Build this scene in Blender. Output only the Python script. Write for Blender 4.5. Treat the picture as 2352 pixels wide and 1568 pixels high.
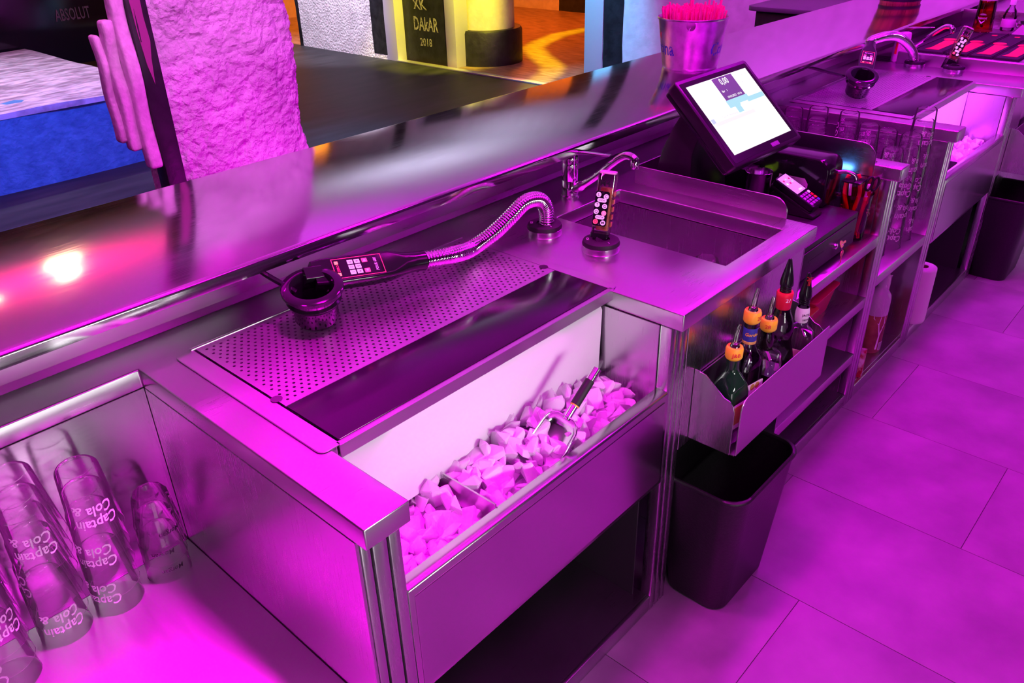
import bpy, bmesh, math, random
from mathutils import Vector, Matrix, Euler
random.seed(7)
rad = math.radians
for o in list(bpy.data.objects):
    bpy.data.objects.remove(o, do_unlink=True)
SC = bpy.context.scene
COL = SC.collection

# ------------------------------------------------------------------ camera
cd = bpy.data.cameras.new('camera')
cam = bpy.data.objects.new('camera', cd)
COL.objects.link(cam)
cam.location = (-0.4932, -0.7607, 1.7006)
cam.rotation_euler = (rad(60.569), rad(1.396), rad(-47.851))
cd.sensor_width = 36.0
cd.lens = 1854.83 / 2352 * 36.0
cd.clip_start = 0.02
SC.camera = cam
SC.view_settings.view_transform = 'Standard'
SC.view_settings.look = 'None'
SC.view_settings.gamma = 1.0
SC.view_settings.exposure = 0.0
SC.cycles.transparent_max_bounces = 24
SC.cycles.max_bounces = 8

# ------------------------------------------------------------------ world
w = bpy.data.worlds.new('club_dark')
SC.world = w
w.use_nodes = True
w.node_tree.nodes['Background'].inputs[0].default_value = (0.30, 0.10, 0.55, 1)
w.node_tree.nodes['Background'].inputs[1].default_value = 0.004

# ------------------------------------------------------------------ lights
HALO = [(1.45, 5.93, .20), (1.23, 5.03, .11), (.71, 4.88, .05)]
def area(name, loc, size, col, power, target=None, size_y=None, spread=None):
    l = bpy.data.lights.new(name, 'AREA')
    l.energy = power
    l.color = col
    l.size = size
    if size_y:
        l.shape = 'RECTANGLE'; l.size_y = size_y
    if spread: l.spread = rad(spread)
    o = bpy.data.objects.new(name, l)
    COL.objects.link(o)
    o.location = loc
    if target is not None:
        o.rotation_euler = (Vector(target) - Vector(loc)).to_track_quat('-Z', 'Y').to_euler()
    return o
def spot(name, loc, target, col, power, angle=40, blend=0.4, size=0.06):
    l = bpy.data.lights.new(name, 'SPOT')
    l.energy = power
    l.color = col
    l.spot_size = rad(angle); l.spot_blend = blend
    l.shadow_soft_size = size
    o = bpy.data.objects.new(name, l)
    COL.objects.link(o)
    o.location = loc
    o.rotation_euler = (Vector(target) - Vector(loc)).to_track_quat('-Z', 'Y').to_euler()
    return o
MAG = (1.0, 0.0, 0.85)
VIO = (0.62, 0.03, 1.0)
WHI = (1.0, 0.92, 0.96)
# magenta ceiling floods in a row over the work counter
for x, y, c, p in [(-0.75, 0.28, MAG, 20), (0.45, 0.28, MAG, 24), (1.65, 0.24, MAG, 20), (2.85, 0.24, (0.85, 0.0, 0.95), 22), (4.1, 0.28, (0.75, 0.0, 1.0), 26)]:
    area('ceiling_flood_lamp', (x, y, 2.85), 0.25, c, p, (x, y - 0.001, 0), spread=160)
area('well_fill_light', (.42, .10, 2.85), 0.22, MAG, 20, (-.33, .34, .465), spread=36)  # added narrow fill that brightens the near glass shelf
# violet wash over the staff aisle
for x, y, c, p in [(0.40, -1.35, MAG, 30), (2.1, -1.1, (0.85, 0.0, 0.95), 9), (3.7, -1.1, (0.75, 0.0, 1.0), 9)]:
    area('aisle_panel_lamp', (x, y, 2.90), 2.0 if p > 20 else 0.8, c, p, (x, y - 0.001, 0), size_y=1.0 if p > 20 else 0.8, spread=170)
# colour washes thrown up on to the white ceiling of the guest room
for x, y, c, p in [(0.7, 2.1, (1.0, .0, .85), 80), (2.4, 2.0, (.95, .0, 1.0), 75), (4.4, 1.9, (.85, .0, 1.0), 80), (2.2, 3.5, (.80, .03, 1.0), 60),
                   (4.6, 5.0, (.75, .72, 1.0), 90), (1.1, 5.5, (1.0, .0, .20), 240), (-.9, 2.4, (1.0, .01, .6), 36)]:
    spot('ceiling_wash_lamp', (x, y, 1.75), (x, y + .001, 3), c, p, 150, 1.0, .08)
# added fill lights, no fixtures: near splash board, bottle rack, far ice well
area('splash_board_fill', (.42, -1.42, .97), .5, (1.0, .97, .98), 1.5, (.47, .2, .79), size_y=.12, spread=60)
spot('bottle_fill_spot', (1.1, -1.5, 2.2), (1.2, -.03, .76), (1.0, .95, .95), 60, 20, .6, .05)
spot('far_well_fill_spot', (3.3, -1.5, 2.0), (3.2, .2, .78), (.75, .06, 1.0), 600, 30, .6, .05)
# guest side
spot('pillar_uplight', (1.25, 1.65, 0.30), (1.25, 2.6, 1.0), (1.0, 0.0, 0.9), 16, 110, 0.9, 0.1)
spot('pillar_wash_lamp', (0.6, 1.0, 2.8), (1.15, 2.5, 1.1), (0.95, 0.30, 1.0), 110, 40, 0.6, 0.1)
spot('bench_blue_lamp', (0.4, 2.6, 2.8), (1.2, 5.3, 0.15), (0.0, 0.14, 1.0), 620, 50, 0.6)
spot('bench_white_lamp', (0.9, 6.4, 2.8), (1.2, 6.3, 0.5), (0.80, 0.74, 1.0), 200, 80, 0.7)
spot('teal_floor_lamp', (2.8, 3.6, 2.8), (2.9, 4.1, 0), (0.0, 0.40, 0.80), 600, 50, 0.9)
spot('white_wall_lamp', (4.1, 7.2, 2.8), (5.7, 7.7, 0.5), (0.88, 0.76, 1.0), 700, 50, 0.7)
spot('yellow_door_lamp', (5.0, 4.5, 2.8), (5.95, 6.2, 0.25), (1.0, 0.88, 0.0), 900, 30, 0.5)
spot('cyan_jamb_lamp', (4.5, 3.9, 2.8), (5.7, 3.95, 0.45), (0.06, 0.55, 1.0), 620, 40, 0.8)
spot('wall_magenta_lamp', (4.3, 2.0, 2.8), (5.7, 1.5, 1.3), (0.80, 0.08, 1.0), 110, 110, 0.9, 0.15)
area('orange_room_lamp', (8.2, 7.0, 2.8), 0.5, (1.0, 0.16, 0.01), 130, (8.2, 7.0, 0))
area('orange_nook_lamp', (6.6, 9.8, 2.6), 0.4, (1.0, 0.33, 0.03), 60, (6.9, 10.6, 0.4))
# two halogen downlights and one small one in the guest ceiling, mirrored in the bar top
for x, y, r in HALO:
    area('halogen_downlight', (x, y, 2.93), r, (1.0, 0.62, 0.30), 2.2 * (r / .10) ** 2, (x, y - .001, 0))
# gobo projector that throws a winding yellow band on the wood floor of the next room
def gobo(loc, pts, half, soft, power):
    o = spot('gobo_projector', loc, (loc[0], loc[1] + 1e-5, 0), (1.0, 0.86, 0.0), power, 120, 0.1, 0.01)
    o.rotation_euler = (0, 0, 0)
    l = o.data; l.use_nodes = True; nt = l.node_tree; N = nt.nodes; Lk = nt.links.new
    em = [n for n in N if n.type == 'EMISSION'][0]
    tc = N.new('ShaderNodeTexCoord'); sx = N.new('ShaderNodeSeparateXYZ'); Lk(tc.outputs['Normal'], sx.inputs[0])
    def math_(op, a, b=None, c=None, clamp=False):
        n = N.new('ShaderNodeMath'); n.operation = op; n.use_clamp = clamp
        for i, q in enumerate((a, b, c)):
            if q is None: continue
            if isinstance(q, (int, float)): n.inputs[i].default_value = q
            else: Lk(q, n.inputs[i])
        return n.outputs[0]
    h = loc[2]
    X = math_('MULTIPLY', math_('DIVIDE', sx.outputs[0], sx.outputs[2]), -h)
    Y_ = math_('MULTIPLY', math_('DIVIDE', sx.outputs[1], sx.outputs[2]), -h)
    best = None
    for (ax, ay), (bx, by) in zip(pts, pts[1:]):
        ax, ay, bx, by = ax - loc[0], ay - loc[1], bx - loc[0], by - loc[1]
        dx, dy = bx - ax, by - ay; L2 = dx * dx + dy * dy
        px = math_('SUBTRACT', X, ax); py = math_('SUBTRACT', Y_, ay)
        t = math_('ADD', math_('MULTIPLY', px, dx / L2), math_('MULTIPLY', py, dy / L2), clamp=True)
        ex = math_('SUBTRACT', px, math_('MULTIPLY', t, dx)); ey = math_('SUBTRACT', py, math_('MULTIPLY', t, dy))
        d = math_('SQRT', math_('ADD', math_('MULTIPLY', ex, ex), math_('MULTIPLY', ey, ey)))
        best = d if best is None else math_('MINIMUM', best, d)
    mr = N.new('ShaderNodeMapRange'); mr.interpolation_type = 'SMOOTHSTEP'
    Lk(best, mr.inputs[0]); mr.inputs[1].default_value = half - soft; mr.inputs[2].default_value = half + soft; mr.inputs[3].default_value = 1; mr.inputs[4].default_value = 0
    Lk(mr.outputs[0], em.inputs['Strength'])
gobo((7.0, 5.3, 2.8), [(5.2, 4.25), (5.62, 4.54), (6.16, 4.78), (6.44, 4.98), (6.86, 5.54), (7.19, 5.91), (7.55, 6.09), (8.11, 6.26), (8.7, 6.24), (9.6, 6.0)], .12, .07, 900)

# ------------------------------------------------------------------ materials
def mat(name, col=(.8, .8, .8), rough=.5, metal=0.0, spec=None, emis=None, estr=0, trans=0, ior=None, coat=0, alpha=1):
    m = bpy.data.materials.new(name)
    m.use_nodes = True
    b = m.node_tree.nodes['Principled BSDF']
    b.inputs['Base Color'].default_value = (*col, 1)
    b.inputs['Roughness'].default_value = rough
    b.inputs['Metallic'].default_value = metal
    if spec is not None: b.inputs['Specular IOR Level'].default_value = spec
    if emis: b.inputs['Emission Color'].default_value = (*emis, 1); b.inputs['Emission Strength'].default_value = estr
    if trans: b.inputs['Transmission Weight'].default_value = trans
    if ior: b.inputs['IOR'].default_value = ior
    if coat: b.inputs['Coat Weight'].default_value = coat; b.inputs['Coat Roughness'].default_value = .05
    b.inputs['Alpha'].default_value = alpha
    return m
def nd(m, t, **kw):
    n = m.node_tree.nodes.new(t)
    for k, v in kw.items():
        if k == 'inp':
            for a, b in v.items(): n.inputs[a].default_value = b
        else: setattr(n, k, v)
    return n
def lk(m, a, b): m.node_tree.links.new(a, b)
def pb(m): return m.node_tree.nodes['Principled BSDF']
def noise_col(m, c1, c2, scale=8, detail=6, stretch=(1, 1, 1), lo=.35, hi=.65, bump=0, bscale=None, rough=None, dist=.02):
    tc = nd(m, 'ShaderNodeTexCoord'); mp = nd(m, 'ShaderNodeMapping'); mp.inputs['Scale'].default_value = stretch
    lk(m, tc.outputs['Object'], mp.inputs['Vector'])
    nz = nd(m, 'ShaderNodeTexNoise'); nz.inputs['Scale'].default_value = scale; nz.inputs['Detail'].default_value = detail
    lk(m, mp.outputs[0], nz.inputs['Vector'])
    cr = nd(m, 'ShaderNodeValToRGB')
    cr.color_ramp.elements[0].position = lo; cr.color_ramp.elements[0].color = (*c1, 1)
    cr.color_ramp.elements[1].position = hi; cr.color_ramp.elements[1].color = (*c2, 1)
    lk(m, nz.outputs[0], cr.inputs[0]); lk(m, cr.outputs[0], pb(m).inputs['Base Color'])
    if bump:
        n2 = nz
        if bscale:
            n2 = nd(m, 'ShaderNodeTexNoise'); n2.inputs['Scale'].default_value = bscale; n2.inputs['Detail'].default_value = 8
            lk(m, mp.outputs[0], n2.inputs['Vector'])
        bp = nd(m, 'ShaderNodeBump'); bp.inputs['Strength'].default_value = bump; bp.inputs['Distance'].default_value = dist
        lk(m, n2.outputs[0], bp.inputs['Height']); lk(m, bp.outputs[0], pb(m).inputs['Normal'])
    if rough:
        mr = nd(m, 'ShaderNodeMapRange'); mr.inputs['To Min'].default_value = rough[0]; mr.inputs['To Max'].default_value = rough[1]
        lk(m, nz.outputs[0], mr.inputs[0]); lk(m, mr.outputs[0], pb(m).inputs['Roughness'])
    return m
def steel(name, r0=.23, r1=.29, stretch=(2, 70, 70), col=(.60, .59, .61), bump=.006):
    m = mat(name, col, r0, 1.0)
    tc = nd(m, 'ShaderNodeTexCoord'); mp = nd(m, 'ShaderNodeMapping'); mp.inputs['Scale'].default_value = stretch
    lk(m, tc.outputs['Object'], mp.inputs['Vector'])
    nz = nd(m, 'ShaderNodeTexNoise'); nz.inputs['Scale'].default_value = 6; nz.inputs['Detail'].default_value = 3
    lk(m, mp.outputs[0], nz.inputs['Vector'])
    n2 = nd(m, 'ShaderNodeTexNoise'); n2.inputs['Scale'].default_value = 5; n2.inputs['Detail'].default_value = 5
    lk(m, tc.outputs['Object'], n2.inputs['Vector'])
    mx = nd(m, 'ShaderNodeMath', operation='ADD'); lk(m, nz.outputs[0], mx.inputs[0]); lk(m, n2.outputs[0], mx.inputs[1])
    mr = nd(m, 'ShaderNodeMapRange'); mr.inputs['From Min'].default_value = .7; mr.inputs['From Max'].default_value = 1.3
    mr.inputs['To Min'].default_value = r0; mr.inputs['To Max'].default_value = r1
    lk(m, mx.outputs[0], mr.inputs[0]); lk(m, mr.outputs[0], pb(m).inputs['Roughness'])
    bp = nd(m, 'ShaderNodeBump'); bp.inputs['Strength'].default_value = bump; bp.inputs['Distance'].default_value = .001
    lk(m, nz.outputs[0], bp.inputs['Height']); lk(m, bp.outputs[0], pb(m).inputs['Normal'])
    return m
def thin_glass(name, tint=(1, 1, 1), ior=1.5, rough=.02, mixadd=0.03, haze=0):
    m = bpy.data.materials.new(name); m.use_nodes = True
    nt = m.node_tree; nt.nodes.clear()
    out = nt.nodes.new('ShaderNodeOutputMaterial')
    t = nt.nodes.new('ShaderNodeBsdfTransparent'); t.inputs[0].default_value = (*tint, 1)
    g = nt.nodes.new('ShaderNodeBsdfGlossy'); g.inputs['Roughness'].default_value = rough
    f = nt.nodes.new('ShaderNodeFresnel'); f.inputs[0].default_value = ior
    a = nt.nodes.new('ShaderNodeMath'); a.operation = 'ADD'; a.inputs[1].default_value = mixadd; a.use_clamp = True
    nt.links.new(f.outputs[0], a.inputs[0])
    mx = nt.nodes.new('ShaderNodeMixShader')
    nt.links.new(a.outputs[0], mx.inputs[0]); nt.links.new(t.outputs[0], mx.inputs[1]); nt.links.new(g.outputs[0], mx.inputs[2])
    last = mx
    if haze:
        d = nt.nodes.new('ShaderNodeBsdfDiffuse'); d.inputs[0].default_value = (.9, .88, .92, 1)
        tl = nt.nodes.new('ShaderNodeBsdfTranslucent'); tl.inputs[0].default_value = (.9, .88, .92, 1)
        m0 = nt.nodes.new('ShaderNodeMixShader'); m0.inputs[0].default_value = .5
        nt.links.new(d.outputs[0], m0.inputs[1]); nt.links.new(tl.outputs[0], m0.inputs[2])
        m1 = nt.nodes.new('ShaderNodeMixShader'); m1.inputs[0].default_value = haze
        nt.links.new(mx.outputs[0], m1.inputs[1]); nt.links.new(m0.outputs[0], m1.inputs[2]); last = m1
    nt.links.new(last.outputs[0], out.inputs[0])
    return m

M = {}
M['steel'] = steel('brushed_steel', r0=.27, r1=.34)
M['steel_y'] = steel('brushed_steel_cross', stretch=(70, 2, 70))
M['steel_v'] = steel('brushed_steel_upright', stretch=(70, 70, 2))
M['bar_steel'] = steel('bar_top_steel', r0=.07, r1=.15, stretch=(2, 60, 60), bump=.012, col=(.66, .65, .67))
M['chrome'] = mat('chrome', (.85, .85, .87), .05, 1)
M['black_plastic'] = mat('black_plastic', (.012, .011, .013), .35)
M['black_gloss'] = mat('black_gloss_plastic', (.010, .009, .012), .12)
M['black_rubber'] = mat('black_rubber', (.010, .010, .011), .6)
M['black_glass'] = mat('black_glass_panel', (.010, .006, .012), .16)
M['white_plastic'] = mat('white_polyethylene', (.86, .86, .88), .45)
M['dark'] = mat('dark_cabinet_interior', (.02, .02, .022), .6)
M['glass'] = thin_glass('clear_glass', ior=1.16, mixadd=.02, haze=.02)
M['paper'] = mat('white_paper', (.85, .84, .84), .8)
M['ink_white'] = mat('white_print', (.92, .90, .94), .5)
M['ink_black'] = mat('black_print', (.01, .01, .012), .5)
M['ink_red'] = mat('red_print', (.75, .02, .03), .45)
M['orange'] = mat('orange_plastic', (1.0, .60, .03), .35)
M['red'] = mat('red_plastic', (.75, .01, .05), .4)

# ------------------------------------------------------------------ mesh helpers
class MB:
    def __init__(s): s.v = []; s.f = []
    def add(s, vs, fs):
        k = len(s.v); s.v += [tuple(v) for v in vs]; s.f += [[i + k for i in f] for f in fs]; return s
    def box(s, x0, x1, y0, y1, z0, z1, mtx=None):
        vs = [Vector((x, y, z)) for z in (z0, z1) for y in (y0, y1) for x in (x0, x1)]
        if mtx is not None: vs = [mtx @ v for v in vs]
        return s.add(vs, [(0, 2, 3, 1), (4, 5, 7, 6), (0, 1, 5, 4), (2, 6, 7, 3), (0, 4, 6, 2), (1, 3, 7, 5)])
    def prism(s, poly, axis, a0, a1, mtx=None):
        # polygon in the two other axes, extruded along axis
        def P(p, a):
            return Vector({'x': (a, p[0], p[1]), 'y': (p[0], a, p[1]), 'z': (p[0], p[1], a)}[axis])
        n = len(poly); vs = [P(p, a0) for p in poly] + [P(p, a1) for p in poly]
        if mtx is not None: vs = [mtx @ v for v in vs]
        return s.add(vs, [list(range(n))[::-1], list(range(n, 2 * n))] + [(i, (i + 1) % n, n + (i + 1) % n, n + i) for i in range(n)])
    def lathe(s, prof, n=24, mtx=None, close=False, sy=1.0, phase=0):
        vs = []; fs = []; rings = []
        for r, z in prof:
            if r < 1e-6:
                rings.append([len(vs)]); vs.append(Vector((0, 0, z)))
            else:
                rings.append(list(range(len(vs), len(vs) + n)))
                vs += [Vector((r * math.cos(2 * math.pi * i / n + phase), sy * r * math.sin(2 * math.pi * i / n + phase), z)) for i in range(n)]
        pr = list(zip(rings[:-1], rings[1:]))
        if close: pr.append((rings[-1], rings[0]))
        for a, b in pr:
            for i in range(n):
                j = (i + 1) % n
                if len(a) == 1 and len(b) == 1: continue
                if len(a) == 1: fs.append((a[0], b[j], b[i]))
                elif len(b) == 1: fs.append((a[i], a[j], b[0]))
                else: fs.append((a[i], a[j], b[j], b[i]))
        if mtx is not None: vs = [mtx @ v for v in vs]
        return s.add(vs, fs)
    def loft(s, rings, cap=True):
        n = len(rings[0]); vs = [v for r in rings for v in r]; fs = []
        for k in range(len(rings) - 1):
            for i in range(n):
                j = (i + 1) % n
                fs.append((k * n + i, k * n + j, (k + 1) * n + j, (k + 1) * n + i))
        if cap: fs.append(list(range(n))[::-1]); fs.append(list(range((len(rings) - 1) * n, len(rings) * n)))
        return s.add(vs, fs)
    def tube(s, path, r, n=10, cap=True, mtx=None):
        path = [Vector(p) for p in path]
        rs = r if isinstance(r, (list, tuple)) else [r] * len(path)
        up = None; rings = []
        for i, p in enumerate(path):
            t = (path[min(i + 1, len(path) - 1)] - path[max(i - 1, 0)]).normalized()
            if up is None:
                up = t.orthogonal().normalized()
            else:
                up = (up - t * up.dot(t)).normalized()
            b = t.cross(up)
            rings.append([p + (up * math.cos(2 * math.pi * k / n) + b * math.sin(2 * math.pi * k / n)) * rs[i] for k in range(n)])
        if mtx is not None: rings = [[mtx @ v for v in rr] for rr in rings]
        return s.loft(rings, cap)
    def build(s, name, m, parent=None, bevel=0, seg=2, smooth=35, loc=None, kind=None, recalc=True):
        me = bpy.data.meshes.new(name)
        bm = bmesh.new()
        vv = [bm.verts.new(v) for v in s.v]
        for f in s.f:
            try: bm.faces.new([vv[i] for i in f])
            except ValueError: pass
        if recalc: bmesh.ops.recalc_face_normals(bm, faces=bm.faces)
        if bevel:
            es = [e for e in bm.edges if len(e.link_faces) == 2 and e.calc_face_angle(0) > rad(40)]
            bmesh.ops.bevel(bm, geom=es, offset=bevel, segments=seg, profile=.5, affect='EDGES', clamp_overlap=True)
        bm.to_mesh(me); bm.free()
        if smooth:
            me.shade_smooth() if hasattr(me, 'shade_smooth') else None
            me.set_sharp_from_angle(angle=rad(smooth))
        return link(name, me, m, parent, loc, kind)
def link(name, me, m, parent=None, loc=None, kind=None):
    o = bpy.data.objects.new(name, me)
    COL.objects.link(o)
    if m is not None:
        if not me.materials: me.materials.append(M[m] if isinstance(m, str) else m)
    if loc is not None: o.location = loc
    if parent is not None: o.parent = parent
    if kind: o['kind'] = kind
    return o
def tag(o, label, cat, group=None):
    o['label'] = label; o['category'] = cat
    if group: o['group'] = group
    return o
def thing(name, label, cat, loc=(0, 0, 0), rot=(0, 0, 0), group=None):
    o = bpy.data.objects.new(name, None); COL.objects.link(o)
    o.location = loc; o.rotation_euler = rot; o.empty_display_size = .05
    return tag(o, label, cat, group)
def struct(o): o['kind'] = 'structure'; return o
def copy_tree(o, parent=None):
    c = o.copy(); COL.objects.link(c); c.parent = parent
    for ch in list(o.children): copy_tree(ch, c)
    return c
def slab(mb, xs, ys, mask, z0, z1):
    # slab of grid cells with shared vertices; mask(i, j) says whether a cell is solid
    id0 = {}
    vs = []
    def V(i, j, t):
        k = (i, j, t)
        if k not in id0: id0[k] = len(vs); vs.append((xs[i], ys[j], (z0, z1)[t]))
        return id0[k]
    fs = []; nx = len(xs) - 1; ny = len(ys) - 1
    on = lambda i, j: 0 <= i < nx and 0 <= j < ny and mask((xs[i] + xs[i + 1]) / 2, (ys[j] + ys[j + 1]) / 2)
    for i in range(nx):
        for j in range(ny):
            if not on(i, j): continue
            fs.append((V(i, j, 1), V(i + 1, j, 1), V(i + 1, j + 1, 1), V(i, j + 1, 1)))
            fs.append((V(i, j, 0), V(i, j + 1, 0), V(i + 1, j + 1, 0), V(i + 1, j, 0)))
            for di, dj, a, b in ((-1, 0, (0, 0), (0, 1)), (1, 0, (1, 0), (1, 1)), (0, -1, (0, 0), (1, 0)), (0, 1, (0, 1), (1, 1))):
                if not on(i + di, j + dj):
                    fs.append((V(i + a[0], j + a[1], 0), V(i + b[0], j + b[1], 0), V(i + b[0], j + b[1], 1), V(i + a[0], j + a[1], 1)))
    mb.add(vs, fs)
def rrect(w, h, r, n=5, cx=0, cy=0):
    pts = []
    for sx, sy, a0 in ((1, 1, 0), (-1, 1, 90), (-1, -1, 180), (1, -1, 270)):
        for k in range(n + 1):
            a = rad(a0 + 90 * k / n)
            pts.append((cx + sx * (w / 2 - r) + r * math.cos(a), cy + sy * (h / 2 - r) + r * math.sin(a)))
    return pts
def spline(pts, n=8):
    P = [Vector(p) for p in pts]; P = [2 * P[0] - P[1]] + P + [2 * P[-1] - P[-2]]; out = []
    for i in range(1, len(P) - 2):
        for k in range(n):
            t = k / n; a, b, c, d = P[i - 1:i + 3]
            out.append(.5 * ((2 * b) + (c - a) * t + (2 * a - 5 * b + 4 * c - d) * t * t + (3 * b - a - 3 * c + d) * t ** 3))
    out.append(P[-2]); return out
_tc = {}
def text_geo(s, size=1.0, align='CENTER'):
    key = (s, align)
    if key not in _tc:
        c = bpy.data.curves.new('lettering', 'FONT'); c.body = s; c.size = 1.0; c.align_x = align; c.align_y = 'CENTER'; c.resolution_u = 2; c.offset = .014
        o = bpy.data.objects.new('lettering', c); COL.objects.link(o)
        bpy.context.view_layer.update()
        dg = bpy.context.evaluated_depsgraph_get(); me = o.evaluated_get(dg).to_mesh()
        _tc[key] = ([v.co.copy() for v in me.vertices], [list(p.vertices) for p in me.polygons])
        o.evaluated_get(dg).to_mesh_clear(); bpy.data.objects.remove(o); bpy.data.curves.remove(c)
    vs, fs = _tc[key]
    return [v * size for v in vs], fs
def text_on(mb, s, size, mtx, sx=1.0, align='CENTER', skew=0, th=0.0003):
    # flat lettering with a hair of thickness, in the plane of mtx
    vs, fs = text_geo(s, size, align)
    mb.add([mtx @ Vector((v.x * sx + v.y * skew, v.y, th)) for v in vs], fs)
def text_cone(mb, s, size, rfun, z, ang, sx=1.0, flip=False, skew=0, mtx=None, off=.0004, skin=0):
    # lettering wrapped round an upright cone / cylinder
    vs, fs = text_geo(s, size)
    out = []
    for v in vs:
        x = (v.x + v.y * skew) * sx; y = v.y
        if flip: x, y = -x, -y
        r = rfun(z + y) + off
        a = ang + x / max(r, 1e-4)
        p = Vector((r * math.cos(a), r * math.sin(a), z + y))
        out.append(mtx @ p if mtx is not None else p)
    mb.add(out, fs)
def frame(o, x, y):
    # matrix with origin o, local x and y axes
    x = Vector(x).normalized(); z = x.cross(Vector(y)).normalized(); y = z.cross(x)
    return Matrix(((x.x, y.x, z.x, o[0]), (x.y, y.y, z.y, o[1]), (x.z, y.z, z.z, o[2]), (0, 0, 0, 1)))
T = Matrix.Translation
def RX(a): return Matrix.Rotation(rad(a), 4, 'X')
def RY(a): return Matrix.Rotation(rad(a), 4, 'Y')
def RZ(a): return Matrix.Rotation(rad(a), 4, 'Z')
# ================================================================== the room
M['tile'] = noise_col(mat('stone_look_vinyl', (.5, .5, .5), .42), (.22, .21, .23), (.36, .35, .37), 5, 8, lo=.3, hi=.7, bump=.04, bscale=60, rough=(.32, .5), dist=.004)
M['joint'] = mat('floor_joint', (.10, .09, .10), .8)
M['guest_floor'] = noise_col(mat('worn_dark_floor', (.1, .1, .1), .45), (.020, .021, .024), (.045, .046, .05), 3, 8, stretch=(.6, 2.5, 1), rough=(.5, .65))
M['wood_floor'] = noise_col(mat('wood_plank_floor', (.3, .2, .1), .4), (.16, .09, .05), (.42, .27, .17), 5, 8, stretch=(7, .9, 1), rough=(.35, .5))
pb(M['guest_floor']).inputs['Specular IOR Level'].default_value = .2
M['plaster'] = noise_col(mat('white_rough_plaster', (.8, .8, .8), .85), (.62, .60, .62), (.80, .78, .80), 6, 10, bump=.9, bscale=40, dist=.03)
M['plaster_fine'] = noise_col(mat('white_painted_plaster', (.8, .8, .8), .8), (.68, .66, .68), (.80, .78, .80), 9, 10, bump=.35, bscale=14, dist=.015)
M['cream'] = noise_col(mat('cream_painted_plaster', (.8, .7, .5), .8), (.66, .58, .44), (.78, .70, .55), 7, 8, bump=.3, bscale=20)
M['black_paint'] = noise_col(mat('black_wall_paint', (.01, .01, .012), .5), (.008, .008, .010), (.020, .020, .024), 12, 8, bump=.2, bscale=25)
M['ceiling'] = mat('white_ceiling_paint', (.78, .78, .80), .8)
M['aluminium'] = mat('painted_metal_profile', (.66, .66, .68), .35)
M['dark_panel'] = noise_col(mat('dark_back_bar_front', (.03, .03, .035), .4), (.02, .02, .025), (.05, .05, .055), 5, 4)

def smesh(name, mb, m, **kw): return struct(mb.build(name, m, **kw))
# staff floor: base with recessed joints, the vinyl tiles as pieces
fl = smesh('floor', MB().box(-3.2, 5.68, -1.95, .82, -.06, -.003), 'joint', smooth=0)
TW, TL = .485, .97
x0 = 1.156 - 5 * TW
offs = [-.012, -.525, -.083, -.60, -.26]
tile_cache = {}
row = 0; xx = x0
while xx < 5.65:
    k = round((xx - 1.156) / TW)
    off = offs[k % 5]
    y = off - 2 * TL
    while y < .8:
        a, b = max(y, -1.94), min(y + TL, .81)
        xa, xb = max(xx, -3.19), min(xx + TW, 5.67)
        if b - a > .02 and xb - xa > .02:
            key = (round(b - a, 3), round(xb - xa, 3))
            if key not in tile_cache:
                mb = MB().box(.0008, xb - xa - .0008, .0008, b - a - .0008, -.003, 0)
                o = mb.build('tile', 'tile', fl, bevel=.0006, seg=1, smooth=0, loc=(xa, a, 0)); tile_cache[key] = o.data
            else:
                link('tile', tile_cache[key], None, fl, (xa, a, 0))
        y += TL
    xx += TW
# object-space variation per tile comes from each tile's own origin
gf = smesh('floor', MB().box(-3.2, 5.70, .82, 12.4, -.06, 0), 'guest_floor', smooth=0)
nf = smesh('floor', MB().box(5.70, 12, -1.95, 12.4, -.06, 0), 'wood_floor', smooth=0)
M['threshold'] = mat('metal_threshold', (.75, .75, .72), .3, .6)
smesh('trim_1', MB().box(5.655, 5.735, 3.97, 6.62, 0, .016), 'threshold', bevel=.004)
smesh('ceiling', MB().box(-3.2, 12, -1.95, 12.4, 2.95, 3.05), 'ceiling', smooth=0)
smesh('wall_back', MB().box(-3.2, 12, -2.05, -1.95, 0, 2.95), 'dark_panel', smooth=0)
smesh('wall_left', MB().box(-3.3, -3.2, -2.05, 12.4, 0, 2.95), 'dark_panel', smooth=0)
smesh('wall_front', MB().box(-3.3, 12, 12.4, 12.5, 0, 2.95), 'black_paint', smooth=0)
# wall with the doorway at x = 5.68
wr = smesh('wall_right', MB().box(5.68, 5.82, -1.95, 3.77, 0, 2.95), 'plaster_fine', smooth=0)
def painted(parent, name, y0, y1, z0=0, z1=2.95, m='black_paint', x=5.68, t=.002, seed=1):
    # painted band with a hand-cut edge
    r = random.Random(seed); n = 26
    L = [(y0 + r.uniform(-.006, .006), z0 + (z1 - z0) * i / n) for i in range(n + 1)]
    Rr = [(y1 + r.uniform(-.006, .006), z0 + (z1 - z0) * i / n) for i in range(n + 1)][::-1]
    return MB().prism(L + Rr, 'x', x - t, x + .001).build(name, m, parent, smooth=0)
painted(wr, 'black_band', 3.555, 3.768, seed=2)
smesh('trim_2', MB().box(5.672, 5.84, 3.768, 3.972, 0, 2.95), 'aluminium', bevel=.003)
smesh('wall_header', MB().box(5.68, 5.86, 3.972, 6.608, 2.05, 2.95), 'plaster_fine', smooth=0)
wd = smesh('wall_door', MB().box(5.68, 5.86, 6.79, 8.50, 0, 2.95), 'plaster', smooth=0)
painted(wd, 'black_band', 6.80, 7.03, .05, 2.95, seed=3)
painted(wd, 'black_edge', 8.44, 8.502, 0, 2.95, seed=4)
smesh('trim_3', MB().box(5.672, 5.86, 6.608, 6.79, 0, 2.95), 'aluminium', bevel=.003)
ws = smesh('wall_stub', MB().box(5.80, 5.95, 5.92, 6.61, 0, 2.95), 'black_paint', smooth=0)
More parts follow.
